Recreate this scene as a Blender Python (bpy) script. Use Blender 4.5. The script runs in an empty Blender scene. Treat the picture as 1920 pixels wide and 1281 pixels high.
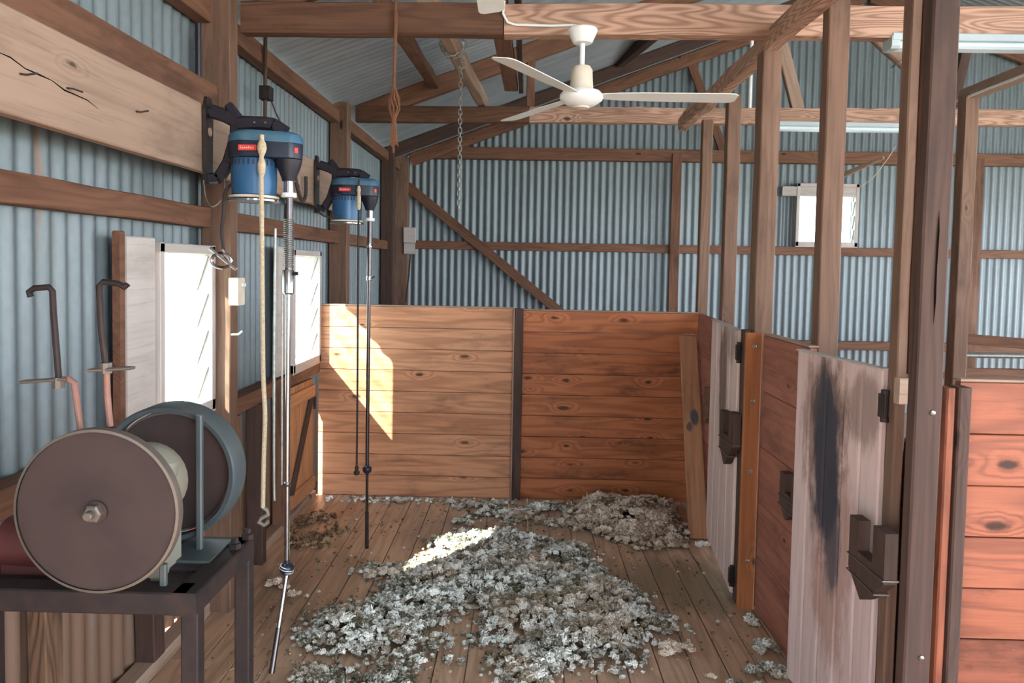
import bpy, math, random
import numpy as np
from mathutils import Vector, Matrix
C = bpy.data.collections.new('shed'); bpy.context.scene.collection.children.link(C)
SC = bpy.context.scene
R = random.Random(7)
pi = math.pi
def V(*a): return Vector(a if len(a) > 1 else a[0])
# ---------------------------------------------------------------- camera, sky, sun, exposure
cam = bpy.data.cameras.new('camera'); camo = bpy.data.objects.new('camera', cam); C.objects.link(camo)
cam.sensor_width = 36; cam.lens = 26.25; cam.shift_y = -0.0388; cam.clip_start = .05; cam.clip_end = 300
cr = Vector((0.99972034, 0.01498117, 0.01829754)); cu = Vector((-0.01899469, 0.04779707, 0.99867645)); cf = Vector((-0.01408677, 0.99874471, -0.04806826))
mw = Matrix((cr, cu, -cf)).transposed().to_4x4(); mw.translation = (0, 0, 1.5)
camo.matrix_world = mw; SC.camera = camo
SC.view_settings.view_transform = 'Standard'; SC.view_settings.look = 'None'; SC.view_settings.gamma = 1
SC.view_settings.use_curve_mapping = False
SC.view_settings.exposure = 3.0
wd = bpy.data.worlds.new('sky'); SC.world = wd; wd.use_nodes = True
nt = wd.node_tree; bg = nt.nodes['Background']
tc = nt.nodes.new('ShaderNodeTexCoord'); sx = nt.nodes.new('ShaderNodeSeparateXYZ'); nt.links.new(tc.outputs['Generated'], sx.inputs[0])
rp = nt.nodes.new('ShaderNodeValToRGB'); nt.links.new(sx.outputs[2], rp.inputs[0])
el = rp.color_ramp.elements; el[0].position = 0.0; el[0].color = (.90, .95, 1, 1); el[1].position = .6; el[1].color = (.66, .82, 1, 1)
nt.links.new(rp.outputs[0], bg.inputs[0]); bg.inputs[1].default_value = 1.6
sun = bpy.data.lights.new('sun', 'SUN'); sun.energy = 6.5; sun.angle = .012; sun.color = (1, .92, .80)
suno = bpy.data.objects.new('sun', sun); C.objects.link(suno)
suno.rotation_euler = Vector((1, 1.0, -1.2)).to_track_quat('-Z', 'Y').to_euler(); suno.location = (-8, -5, 12)

# ---------------------------------------------------------------- helpers
def lin(c):
    return tuple((((x/255)/12.92) if x/255 <= .04045 else ((x/255+.055)/1.055)**2.4) for x in c)+(1,)
class MB:
    def __init__(s): s.v = []; s.f = []; s.g = []; s.b = []
    def add(s, vs, fs, gc=None, bv=None):
        n = len(s.v); s.v += [tuple(p) for p in vs]; s.f += [tuple(i+n for i in f) for f in fs]
        s.g += gc if gc else [tuple(p) for p in vs]
        s.b += [R.random() if bv is None else bv]*len(vs)
        return s
    def board(s, p0, p1, w, h, up=(0, 0, 1), ch=.003, jit=0., seg=None, bv=None, taper=1., off=None):
        p0, p1 = V(p0), V(p1); a = (p1-p0); L = a.length; a.normalize(); u = V(up); u = (u-a*u.dot(a)).normalized(); sd = a.cross(u)
        ch = min(ch, w*.3, h*.3); hw, hh = w/2, h/2
        cs = [(-hw+ch, -hh), (hw-ch, -hh), (hw, -hh+ch), (hw, hh-ch), (hw-ch, hh), (-hw+ch, hh), (-hw, hh-ch), (-hw, -hh+ch)]
        n = seg or max(1, int(L/.2) if jit else 1)
        o = off if off is not None else (R.random()*40, R.random()*40, R.random()*40)
        vs = []; g = []
        for i in range(n+1):
            t = i/n; k = 1+(taper-1)*t
            jx, jy = R.uniform(-jit, jit), R.uniform(-jit, jit)
            for x, y in cs:
                q = p0+a*(L*t)+sd*(x*k+jx+R.uniform(-jit, jit)*.6)+u*(y*k+jy+R.uniform(-jit, jit)*.6)
                vs.append(q); g.append((L*t+o[0], x+o[1], y+o[2]))
        fs = [tuple(reversed(range(8))), tuple(range(n*8, n*8+8))]
        for i in range(n):
            for j in range(8):
                k = (j+1) % 8; fs.append((i*8+j, i*8+k, i*8+8+k, i*8+8+j))
        return s.add(vs, fs, g, bv)
    def box(s, c, d, ch=.002, rz=0, bv=None):
        c = V(c); a = V(math.cos(rz), math.sin(rz), 0)*d[0]/2
        return s.board(c-a, c+a, d[1], d[2], (0, 0, 1), ch, bv=bv)
    def tube(s, pts, r, n=10, closed=False, bv=None):
        pts = [V(p) for p in pts]; m = len(pts); vs = []
        rr = r if isinstance(r, (list, tuple)) else [r]*m
        prev = None; L = 0; g = []
        for i in range(m):
            if closed: t = pts[(i+1) % m]-pts[i-1]
            else: t = pts[min(i+1, m-1)]-pts[max(i-1, 0)]
            t.normalize()
            if prev is None:
                u = V(0, 0, 1) if abs(t.z) < .9 else V(1, 0, 0)
            else: u = prev
            u = (u-t*u.dot(t)).normalized(); prev = u; w = t.cross(u)
            if i: L += (pts[i]-pts[i-1]).length
            for j in range(n):
                a = 2*pi*j/n; vs.append(pts[i]+u*math.cos(a)*rr[i]+w*math.sin(a)*rr[i]); g.append((L, math.cos(a)*rr[i], math.sin(a)*rr[i]))
        fs = []
        for i in range(m if closed else m-1):
            k = (i+1) % m
            for j in range(n): fs.append((i*n+j, i*n+(j+1) % n, k*n+(j+1) % n, k*n+j))
        if not closed: fs += [tuple(reversed(range(n))), tuple(range((m-1)*n, m*n))]
        return s.add(vs, fs, g, bv)
    def lathe(s, prof, c, ax=(0, 0, 1), n=32, bv=None):
        # prof: (radius, offset along axis)
        c = V(c); ax = V(ax).normalized(); u = V(1, 0, 0) if abs(ax.x) < .9 else V(0, 1, 0); u = (u-ax*u.dot(ax)).normalized(); w = ax.cross(u)
        vs = []
        for r_, z in prof:
            for j in range(n):
                a = 2*pi*j/n; vs.append(c+ax*z+(u*math.cos(a)+w*math.sin(a))*max(r_, 1e-5))
        fs = []
        for i in range(len(prof)-1):
            for j in range(n): fs.append((i*n+j, i*n+(j+1) % n, i*n+n+(j+1) % n, i*n+n+j))
        fs += [tuple(reversed(range(n))), tuple(range((len(prof)-1)*n, len(prof)*n))]
        return s.add(vs, fs, None, bv)
    def prism(s, poly, o, eu, ev, en, t, bv=None):
        # polygon in plane (eu,ev) from origin o, extruded by t along en
        o, eu, ev, en = V(o), V(eu), V(ev), V(en); n = len(poly)
        q = (R.random()*9, R.random()*9)
        vs = [o+eu*x+ev*y for x, y in poly]+[o+eu*x+ev*y+en*t for x, y in poly]
        g = [(y+q[0], x+q[1], 0) for x, y in poly]+[(y+q[0], x+q[1], t) for x, y in poly]
        fs = [tuple(reversed(range(n))), tuple(range(n, 2*n))]+[(i, (i+1) % n, n+(i+1) % n, n+i) for i in range(n)]
        return s.add(vs, fs, g, bv)
def org(p):
    return Vector(p.location)
def obj(name, mb, mat, parent=None, loc=None, smooth=True, ang=35):
    me = bpy.data.meshes.new(name); o = bpy.data.objects.new(name, me); C.objects.link(o)
    base = V(0, 0, 0)
    if parent is not None:
        q = parent
        while q is not None: base = base+q.location; q = q.parent
        o.parent = parent
    vs = np.array(mb.v, dtype=float)
    if parent is None:
        if loc is None:
            lo = vs.min(0); hi = vs.max(0); loc = ((lo[0]+hi[0])/2, (lo[1]+hi[1])/2, lo[2])
        base = V(loc); o.location = base
    vs = vs-np.array(base)
    me.from_pydata([tuple(p) for p in vs], [], mb.f); me.update()
    a = me.attributes.new('gc', 'FLOAT_VECTOR', 'POINT'); a.data.foreach_set('vector', np.array(mb.g, dtype=np.float32).ravel())
    a = me.attributes.new('bv', 'FLOAT', 'POINT'); a.data.foreach_set('value', np.array(mb.b, dtype=np.float32))
    me.materials.append(mat)
    import bmesh
    bm = bmesh.new(); bm.from_mesh(me); bmesh.ops.recalc_face_normals(bm, faces=bm.faces); bm.to_mesh(me); bm.free()
    if smooth:
        me.shade_smooth()
        try: me.set_sharp_from_angle(angle=math.radians(ang))
        except Exception: pass
    return o
def tag(o, label, cat, group=None, kind=None):
    if label: o['label'] = label
    if cat: o['category'] = cat
    if group: o['group'] = group
    if kind: o['kind'] = kind
    return o
def thing(name, label, cat, loc, group=None):
    o = bpy.data.objects.new(name, None); C.objects.link(o); o.location = loc; o.empty_display_size = .05
    return tag(o, label, cat, group)
def struct(name, mb, mat, label=None):
    o = obj(name, mb, mat); o['kind'] = 'structure'
    if label: o['label'] = label
    return o
def timber(name, label, cat, p0, p1, w, h, mat, up=(0, 0, 1), jit=.0015, group=None, taper=1., ch=.004):
    return tag(obj(name, MB().board(p0, p1, w, h, up, ch, jit, taper=taper), mat), label, cat, group)

# ---------------------------------------------------------------- materials
class NT:
    def __init__(s, name):
        s.m = bpy.data.materials.new(name); s.m.use_nodes = True; s.t = s.m.node_tree; s.p = s.t.nodes['Principled BSDF']
    def n(s, ty, ins=None, **kw):
        x = s.t.nodes.new('ShaderNode'+ty)
        for k, v in kw.items(): setattr(x, k, v)
        for k, v in (ins or {}).items():
            if hasattr(v, 'is_linked') or isinstance(v, bpy.types.NodeSocket): s.t.links.new(v, x.inputs[k])
            else: x.inputs[k].default_value = v
        return x
    def math(s, op, a, b=0., c=0., clamp=False):
        return s.n('Math', {0: a, 1: b, 2: c}, operation=op, use_clamp=clamp).outputs[0]
    def vmul(s, a, b): return s.n('VectorMath', {0: a, 1: b}, operation='MULTIPLY').outputs[0]
    def noise(s, vec, scale=1., det=3., rough=.55, dist=0.):
        return s.n('TexNoise', {'Vector': vec, 'Scale': scale, 'Detail': det, 'Roughness': rough, 'Distortion': dist}).outputs[0]
    def ramp(s, fac, stops):
        r = s.n('ValToRGB', {0: fac}); e = r.color_ramp.elements
        while len(e) < len(stops): e.new(.5)
        for i, (p, c) in enumerate(stops):
            e[i].position = p; e[i].color = c if len(c) == 4 else tuple(c)+(1,)
        return r.outputs[0]
    def step(s, fac, a, b):
        return s.n('MapRange', {0: fac, 1: a, 2: b, 3: 0., 4: 1.}, interpolation_type='SMOOTHSTEP').outputs[0]
    def mix(s, f, a, b, blend='MIX'):
        return s.n('MixRGB', {0: f, 1: a, 2: b}, blend_type=blend).outputs[0]
    def attr(s, name): return s.n('Attribute', attribute_name=name)
    def fin(s, col=None, rough=None, metal=None, bump=None, bs=.3, bd=.002, **kw):
        if col is not None:
            if isinstance(col, tuple): s.p.inputs['Base Color'].default_value = col
            else: s.t.links.new(col, s.p.inputs['Base Color'])
        if rough is not None:
            if isinstance(rough, (int, float)): s.p.inputs['Roughness'].default_value = rough
            else: s.t.links.new(rough, s.p.inputs['Roughness'])
        if metal is not None: s.p.inputs['Metallic'].default_value = metal
        if bump is not None:
            b = s.n('Bump', {'Height': bump, 'Strength': bs, 'Distance': bd}); s.t.links.new(b.outputs[0], s.p.inputs['Normal'])
        for k, v in kw.items(): s.p.inputs[k].default_value = v
        return s.m
def wood(name, c1, c2, dk, ring=9., knots=.5, rough=.72, bs=.5, dust=0., grime=.35, vary=.5, stains=None, ringamt=.35, pst=None):
    t = NT(name); g = t.attr('gc').outputs['Vector']; bv = t.attr('bv').outputs['Fac']
    a = t.noise(t.vmul(g, (.7, 7., 7.)), 1., 2.)
    # knots bend the rings round themselves
    sg = t.n('SeparateXYZ', {0: g}); g2 = t.n('CombineXYZ', {0: sg.outputs[0], 1: t.math('ADD', sg.outputs[1], sg.outputs[2]), 2: 0.}).outputs[0]
    vo = t.n('TexVoronoi', {'Vector': t.vmul(g2, (2.6, 6.5, 0)), 'Scale': 1.}, feature='F1', voronoi_dimensions='2D')
    d = vo.outputs['Distance']; sc_ = t.n('SeparateColor', {0: vo.outputs['Color']}); sel = sc_.outputs[0]; ks = sc_.outputs[1]
    has = t.math('LESS_THAN', sel, knots*.6); d = t.math('ADD', d, t.math('MULTIPLY_ADD', t.noise(g2, 26., 3.), .10, -.05)); d = t.math('ADD', d, t.math('MULTIPLY', ks, .07))
    near = t.math('MULTIPLY', has, t.math('SUBTRACT', 1., t.step(d, .02, .34)))
    rg = t.math('SINE', t.math('ADD', t.math('MULTIPLY', a, ring*6.28), t.math('MULTIPLY', near, 14.)))
    rg = t.math('POWER', t.math('MULTIPLY_ADD', rg, .5, .5), 1.6)
    st = t.noise(t.vmul(g, (2.5, 70., 70.)), 1., 4., .65)
    col = t.mix(t.math('MULTIPLY', bv, vary*1.), lin(c1), lin(c2))
    col = t.mix(t.math('MULTIPLY', t.noise(t.vmul(g, (1.3, 4, 4)), 1., 3.), .8), col, lin(c2))
    col = t.mix(t.math('MULTIPLY', rg, ringamt), col, lin(dk))
    col = t.mix(t.math('MULTIPLY', t.step(st, .48, .75), .45), col, lin(dk))
    gr = t.step(t.noise(t.vmul(g, (1.1, 3, 3)), 1.7, 6., .7), .5, .72)
    col = t.mix(t.math('MULTIPLY', gr, grime), col, lin(tuple(int(x*.45) for x in dk)))
    kn = t.math('MULTIPLY', has, t.math('SUBTRACT', 1., t.step(d, .06, .12)))
    col = t.mix(t.math('MULTIPLY', kn, .85), col, lin(tuple(int(x*.35) for x in dk)))
    if dust:
        wd_ = t.step(t.noise(t.vmul(g2, (85, 120, 1)), 1., 4., .7), .66, .74)
        ms = t.step(t.noise(g, 3.1, 3.), .46, .66)
        col = t.mix(t.math('MULTIPLY', t.math('MULTIPLY', wd_, ms), dust), col, lin((225, 205, 190)))
    if stains:
        for (cx, cy, sx_, sy_, amt, sc) in stains:
            sp = t.n('SeparateXYZ', {0: g})
            dx = t.math('DIVIDE', t.math('SUBTRACT', sp.outputs[0], cx), sx_); dy = t.math('DIVIDE', t.math('SUBTRACT', sp.outputs[1], cy), sy_)
            rr = t.math('SQRT', t.math('ADD', t.math('MULTIPLY', dx, dx), t.math('MULTIPLY', dy, dy)))
            rr = t.math('ADD', rr, t.math('MULTIPLY_ADD', t.noise(t.vmul(g, (6, 18, 1)), 1., 5., .65), 1.3, -.65))
            col = t.mix(t.math('MULTIPLY', t.math('SUBTRACT', 1., t.step(rr, .6, 1.1)), amt), col, lin(sc))
    if pst:
        sp = t.n('SeparateXYZ', {0: t.n('NewGeometry').outputs['Position']})
        for (cx, cy, sx_, sy_, amt, sc) in pst:
            dx = t.math('DIVIDE', t.math('SUBTRACT', sp.outputs[0], cx), sx_); dy = t.math('DIVIDE', t.math('SUBTRACT', sp.outputs[1], cy), sy_)
            rr = t.math('SQRT', t.math('ADD', t.math('MULTIPLY', dx, dx), t.math('MULTIPLY', dy, dy)))
            rr = t.math('ADD', rr, t.math('MULTIPLY_ADD', t.noise(t.vmul(g, (4, 14, 1)), 1., 4., .6), 1.2, -.6))
            col = t.mix(t.math('MULTIPLY', t.math('SUBTRACT', 1., t.step(rr, .55, 1.15)), amt), col, lin(sc))
    h = t.math('ADD', t.math('MULTIPLY', st, .7), t.math('MULTIPLY', rg, -.35))
    return t.fin(col, rough, 0., h, bs, .003, **{'Specular IOR Level': .3})
M = {}
M['post'] = wood('dark_hardwood', (130, 102, 86), (104, 78, 64), (66, 46, 38), knots=.12, ringamt=.25, grime=.45)
M['dark'] = wood('black_brown_hardwood', (86, 64, 56), (68, 50, 44), (42, 31, 28), knots=.1, ringamt=.3)
M['beam_shaded'] = wood('shaded_weathered_beam', (112, 80, 62), (88, 60, 46), (56, 38, 30), ring=12, knots=.1, ringamt=.4, bs=1.)  # shade toward the side wall put into the tie beam colour
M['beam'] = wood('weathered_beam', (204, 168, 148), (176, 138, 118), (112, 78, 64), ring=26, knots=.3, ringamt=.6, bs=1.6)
M['brown'] = wood('brown_rail', (128, 90, 70), (102, 70, 54), (62, 40, 32), knots=.2, grime=.5)
M['pale'] = wood('pale_plank', (170, 146, 130), (144, 120, 104), (96, 74, 62), ring=5, knots=.25, ringamt=.2, grime=.3)
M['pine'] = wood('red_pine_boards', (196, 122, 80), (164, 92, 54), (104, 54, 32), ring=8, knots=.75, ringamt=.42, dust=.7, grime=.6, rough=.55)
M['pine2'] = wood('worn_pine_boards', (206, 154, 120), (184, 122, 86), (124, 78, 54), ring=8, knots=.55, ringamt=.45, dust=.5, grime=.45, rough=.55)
M['redpine'] = wood('orange_red_boards', (170, 102, 76), (142, 78, 56), (88, 46, 34), ring=9, knots=.55, ringamt=.45, dust=.4, grime=.7, rough=.55)
M['orange'] = wood('orange_stop_board', (172, 112, 70), (150, 88, 52), (104, 58, 34), ring=4, knots=.3, ringamt=.3, grime=.2)
M['pinkred'] = wood('scuffed_red_boards', (166, 112, 92), (142, 86, 70), (92, 52, 42), ring=6, knots=.3, ringamt=.3, dust=.5, grime=.4)
M['gateA'] = wood('pale_pink_gate_boards_stained', (222, 200, 192), (198, 172, 162), (146, 114, 102), ring=4, knots=.05, ringamt=.2, grime=.12,
                  stains=[(.93, .40, .36, .13, .85, (92, 70, 62)), (1.15, .55, .1, .25, .5, (120, 100, 90))])
M['gateB'] = wood('pale_pink_gate_boards_burnt', (214, 192, 188), (188, 162, 156), (138, 108, 100), ring=4, knots=.05, ringamt=.2, grime=.12,
                  stains=[(.98, .20, .30, .16, .75, (112, 84, 70)), (.60, .27, .45, .13, .6, (140, 98, 82)), (.66, .27, .26, .06, .85, (62, 60, 68)), (1.03, .18, .16, .075, .9, (66, 60, 64)), (.86, .225, .34, .10, .97, (54, 54, 62)), (1.08, .42, .14, .10, .6, (100, 76, 66))])
M['floorw'] = wood('floor_boards', (196, 164, 138), (172, 138, 114), (120, 92, 76), ring=9, knots=.15, ringamt=.35, grime=.3, rough=.38, dust=.4, pst=[(.78, 3.5, .42, .33, .6, (96, 92, 74)), (-.95, 3.35, .3, .55, .5, (92, 66, 54)), (.1, 4.3, .9, .25, .35, (118, 108, 96)), (-.35, 4.05, .35, .35, .3, (110, 96, 92))])
M['chute'] = wood('rough_brown_slab', (132, 102, 80), (100, 74, 58), (62, 44, 36), ring=20, knots=.4, ringamt=.6, bs=1.2)
M['hatch'] = wood('honey_hatch_boards', (192, 142, 102), (168, 116, 80), (120, 78, 54), ring=6, knots=.2, ringamt=.3)
M['frame'] = wood('grey_window_timber', (196, 186, 182), (172, 164, 160), (138, 128, 122), ring=4, knots=.05, ringamt=.12, grime=.2)
def corrug(name, rust, tint=(114, 125, 132), hor=False):
    t = NT(name); tcn = t.n('TexCoord'); g = t.attr('gc').outputs['Vector']
    n1 = t.noise(t.vmul(g, (2., 2., .35)), 3., 5., .65)
    col = t.ramp(n1, [(.3, lin(tuple(int(x*.82) for x in tint))), (.7, lin(tint))])
    fine = t.noise(t.vmul(g, (60, 60, 30)), 1., 3.)
    col = t.mix(t.math('MULTIPLY', fine, .3), col, lin((156, 166, 168)))
    if rust:
        sp = t.n('SeparateXYZ', {0: g})
        low = t.math('SUBTRACT', 1., t.step(sp.outputs[2], .2, 1.05))
        rs = t.noise(t.vmul(g, (14, 14, .9)), 1., 5., .7)
        rm = t.step(t.math('ADD', rs, t.math('MULTIPLY', low, .34)), .6, .74)
        col = t.mix(t.math('MULTIPLY', rm, rust), col, lin((128, 92, 66)))
    dirt = t.step(t.noise(t.vmul(g, (9, 9, .6)), 1., 4., .6), .55, .8)
    col = t.mix(t.math('MULTIPLY', dirt, .35), col, lin((104, 106, 102)))
    return t.fin(col, .5, .35, fine, .15, .001)
M['tin'] = corrug('galvanised_corrugated_iron', .15)
M['tinr'] = corrug('stained_corrugated_iron', .8, (108, 119, 126))
M['roof'] = corrug('roof_corrugated_iron', 0, (158, 166, 176))
def plain(name, c, rough=.5, metal=0., noise=.15, sc=30., bump=.1, c2=None, **kw):
    t = NT(name); tcn = t.n('TexCoord')
    n1 = t.noise(tcn.outputs['Object'], sc, 4., .6)
    d = lin(c2) if c2 else lin(tuple(int(x*.6) for x in c))
    col = t.mix(t.math('MULTIPLY', t.step(n1, .35, .75), noise), lin(c), d)
    return t.fin(col, rough, metal, n1, bump, .001, **kw)
M['rust'] = plain('rusty_disc_face', (60, 45, 44), .7, .1, .8, 9., .3, (46, 33, 32))
M['discrim'] = plain('worn_steel_rim', (104, 96, 90), .5, .5, .4, 40., .1, (120, 108, 98))
M['guard'] = plain('blue_grey_guard_paint', (70, 80, 86), .5, .3, .5, 12., .1, (92, 92, 86))
M['iron'] = plain('black_iron', (38, 32, 34), .65, .4, .6, 25., .3, (66, 48, 43))
M['arm'] = plain('black_cast_bracket', (34, 33, 44), .45, .2, .3, 40., .15)
M['blue'] = plain('blue_enamel', (44, 92, 134), .38, .1, .25, 60., .05, (44, 84, 118))
M['navy'] = plain('dark_navy_plastic', (24, 32, 52), .4, 0., .2, 40., .05)
M['steelblue'] = plain('teal_lid_enamel', (50, 96, 124), .5, 0., .5, 20., .1, (100, 110, 108))
M['chrome'] = plain('polished_steel', (180, 178, 180), .22, 1., .15, 40., .03)
M['dsteel'] = plain('dark_steel_tube', (92, 86, 88), .3, .9, .3, 30., .05)
M['red'] = plain('red_badge', (214, 62, 62), .5, 0, .05)
M['white'] = plain('white_enamel', (228, 230, 230), .4, 0, .12, 12., .02)
M['cream'] = plain('dusty_cream_enamel', (212, 200, 184), .6, 0, .4, 14., .05, (176, 148, 118))
M['rope'] = plain('pale_rope', (196, 178, 150), .9, 0, .5, 120., .4)
M['twine'] = plain('orange_brown_twine', (116, 76, 54), .9, 0, .5, 120., .4)
M['cord'] = plain('dark_cord', (52, 44, 42), .8, 0, .3, 60.)
M['chain'] = plain('galvanised_chain', (150, 152, 148), .45, .7, .5, 50., .1, (96, 90, 84))
M['redpaint'] = plain('dull_red_paint', (78, 32, 30), .6, 0, .5, 12.)
M['cast'] = plain('pale_grey_cast_iron', (128, 126, 116), .6, .1, .5, 14., .2, (128, 116, 100))
M['pinkrod'] = plain('faded_red_oxide_rod', (140, 102, 92), .7, .2, .5, 30., .2, (120, 84, 70))
M['wire'] = plain('fencing_wire', (120, 112, 106), .5, .7, .3, 80.)
M['void'] = plain('dark_crack', (20, 14, 12), 1., 0, .1, **{'Specular IOR Level': 0.})
M['lampw'] = plain('fluorescent_batten_enamel', (170, 184, 190), .45, 0, .1, 12., .02)
M['web'] = plain('cobweb_thread', (216, 196, 178), .9, 0, .2, 90.)
t = NT('louvre_glass')
tr = t.n('BsdfTransparent', {0: (.92, .98, .97, 1)}); gl = t.n('BsdfGlossy', {0: (.9, 1, .98, 1), 1: .1})
mx = t.n('MixShader', {0: .13, 1: tr.outputs[0], 2: gl.outputs[0]}); t.t.links.new(mx.outputs[0], t.t.nodes['Material Output'].inputs[0]); M['glass'] = t.m
t = NT('fluorescent_diffuser'); t.fin(lin((176, 192, 198)), .4, 0, **{'Emission Color': (.85, .95, 1, 1), 'Emission Strength': .03}); M['diff'] = t.m
t = NT('outside_ground'); M['ground'] = t.fin(t.ramp(t.noise(t.n('TexCoord').outputs['Object'], .8, 5.), [(.35, lin((140, 140, 124))), (.7, lin((172, 172, 160)))]), .9, 0)
t = NT('shorn_wool'); bv = t.attr('bv').outputs['Fac']; g = t.n('TexCoord').outputs['Object']
wc = t.ramp(bv, [(0., lin((78, 74, 58))), (.22, lin((116, 112, 98))), (.45, lin((164, 160, 150))), (.7, lin((212, 212, 206))), (.9, lin((240, 240, 234)))])
wc = t.mix(t.math('MULTIPLY', t.step(t.noise(g, 3.2, 3.), .42, .66), .5), wc, lin((176, 146, 116)))
wc = t.mix(t.math('MULTIPLY', t.step(t.noise(g, 6.5, 4.), .55, .72), .55), wc, lin((98, 96, 72)))
M['wool'] = t.fin(wc, .95, 0, t.noise(g, 260., 3.), .7, .003)
t = NT('tan_wool'); bv = t.attr('bv').outputs['Fac']; g = t.n('TexCoord').outputs['Object']
wc = t.ramp(bv, [(0., lin((128, 104, 86))), (.5, lin((188, 166, 146))), (1., lin((228, 214, 198)))])
M['wool2'] = t.fin(wc, .95, 0, t.noise(g, 260., 3.), .7, .003)
t = NT('brown_wool'); bv = t.attr('bv').outputs['Fac']; g = t.n('TexCoord').outputs['Object']
wc = t.ramp(bv, [(0., lin((84, 62, 44))), (.6, lin((142, 110, 82))), (1., lin((186, 158, 128)))])
M['wool3'] = t.fin(wc, .95, 0, t.noise(g, 260., 3.), .7, .003)

# ---------------------------------------------------------------- floor, ground, walls, roof
mb = MB(); x = -1.42; nb = 0
while x < 8.3:
    w = .118+.01*R.random(); y = -3.6+R.random()*1.5; y0 = -3.6
    while y0 < 8.05:
        y1 = min(8.05, y0+1.6+R.random()*2.4)
        mb.board((x+w/2, y0, -.02), (x+w/2, y1-.002, -.02), w-.004, .04, (0, 0, 1), .002); y0 = y1
    x += w
t = M['floorw']
struct('floor', mb, M['floorw'], 'worn timber board floor running towards the back wall')
struct('ground', MB().box((3, 3, -.65), (90, 90, .1)), M['ground'], 'pale dry ground outside the shed')
def sheet(fixed, side, a0, a1, zf, holes=(), pitch=.0762, amp=.009, sub=8, z0=0., zb=(), th=.0):
    """corrugated wall: fixed plane coordinate, runs along the other axis a0..a1, zf(a)=top height"""
    mb = MB(); n = int((a1-a0)/pitch*sub); zs = sorted({z0, *zb, *[h[2] for h in holes], *[h[3] for h in holes]})
    cols = []
    for i in range(n+1):
        a = a0+(a1-a0)*i/n; o = fixed+amp*math.sin(2*pi*a/pitch)
        cc = []
        for z in zs+[zf(a)]:
            p = (o, a, z) if side else (a, o, z); cc.append(len(mb.v)); mb.v.append(p); mb.g.append(p); mb.b.append(.5)
        cols.append((a, cc))
    zz = zs
    for i in range(n):
        am = (cols[i][0]+cols[i+1][0])/2
        for k in range(len(zz)):
            zl = zz[k]; zh = zz[k+1] if k+1 < len(zz) else 99
            if any(h[0] < am < h[1] and zl >= h[2]-1e-6 and zh <= h[3]+1e-6 for h in holes): continue
            mb.f.append((cols[i][1][k], cols[i+1][1][k], cols[i+1][1][k+1], cols[i][1][k+1]))
    return mb
def roofz(x): return 2.60+.375*(x+1.38) if x < 3.5 else 2.60+.375*(3.5+1.38)-.375*(x-3.5)
struct('wall_left', sheet(-1.385, True, -3.6, 8.0, lambda a: 2.57, [(-3.1, -.5, .0, 2.2), (2.68, 2.97, .0, .035), (2.63, 3.08, .93, 1.53), (4.18, 4.74, .92, 1.53), (4.63, 4.675, .04, .62)]), M['tinr'], 'corrugated iron side wall with the louvre windows')  # first hole: unseen opening behind the camera, added to light the gates
struct('wall_rear_light_block', sheet(-3.55, False, -1.38, 1.6, lambda a: roofz(a)-.01), M['tin'], 'unseen corrugated iron wall added behind the camera to block light')  # unseen partial wall added to block light from the rear left
struct('wall_back', sheet(8.0, False, -1.38, 8.3, lambda a: roofz(a)-.01, [(2.9, 3.46, 1.80, 2.38)]), M['tin'], 'corrugated iron gable wall at the back')
def roof(x0, x1, name, lab):
    mb = MB(); n = int(12.2/.0762*6); L = []
    for i in range(n+1):
        y = -3.8+12.2*i/n; dz = .009*math.sin(2*pi*y/.0762)
        for xx in (x0, x1):
            mb.v.append((xx, y, roofz(xx)+dz)); mb.g.append((y, .3*xx, xx*.3)); mb.b.append(.5)
    for i in range(n): mb.f.append((2*i, 2*i+1, 2*i+3, 2*i+2))
    struct(name, mb, M['roof'], lab)
roof(-1.60, 3.5, 'roof_left', 'corrugated iron roof slope above the side wall'); roof(3.5, 8.6, 'roof_right', 'corrugated iron roof slope beyond the ridge')

# left wall framing
LW = 'left wall'
def railL(name, label, cat, y0, y1, z0, z1, mat, x0=-1.372, x1=-1.30, **k):
    return timber(name, label, cat, ((x0+x1)/2, y0, (z0+z1)/2), ((x0+x1)/2, y1, (z0+z1)/2), x1-x0, z1-z0, mat, **k)
railL('wall_rail', 'brown horizontal rail on the side wall just above the nearest window', 'rail', .6, 3.09, 1.635, 1.718, M['brown'])
railL('wall_rail', 'brown horizontal rail on the side wall between the first two posts, above the second window', 'rail', 3.19, 5.24, 1.635, 1.718, M['brown'])
railL('wall_rail', 'short brown horizontal rail on the side wall beyond the second post', 'rail', 5.36, 7.14, 1.635, 1.718, M['brown'])
railL('wall_beam', 'thick dark beam on the side wall, above the wide pale plank', 'beam', .6, 3.09, 2.075, 2.215, M['brown'], x1=-1.27)
railL('mounting_plank', 'wide pale plank along the side wall with bent nails, carrying the shearing machines', 'plank', .6, 5.22, 1.825, 2.07, M['pale'], x0=-1.218, x1=-1.178)
railL('wall_rail', 'low brown rail on the side wall behind the grinder', 'rail', .6, 2.42, .83, .91, M['brown'])
railL('wall_ledge', 'dark narrow ledge above the chute opening, below the second window', 'ledge', 3.19, 4.72, .80, .872, M['brown'], x0=-1.372, x1=-1.285)
railL('top_plate', 'tan timber plate along the top of the side wall under the roof edge', 'beam', -3.5, 5.24, 2.475, 2.565, M['brown'], x0=-1.37, x1=-1.30)
railL('top_plate', 'short timber plate at the top of the side wall between second post and back corner', 'beam', 5.36, 7.95, 2.475, 2.565, M['brown'], x0=-1.37, x1=-1.30)
railL('floor_beam', 'worn timber kerb along the foot of the side wall below the grinder', 'beam', .6, 3.08, -.0, .05, M['pale'], x0=-1.372, x1=-1.30)
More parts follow.
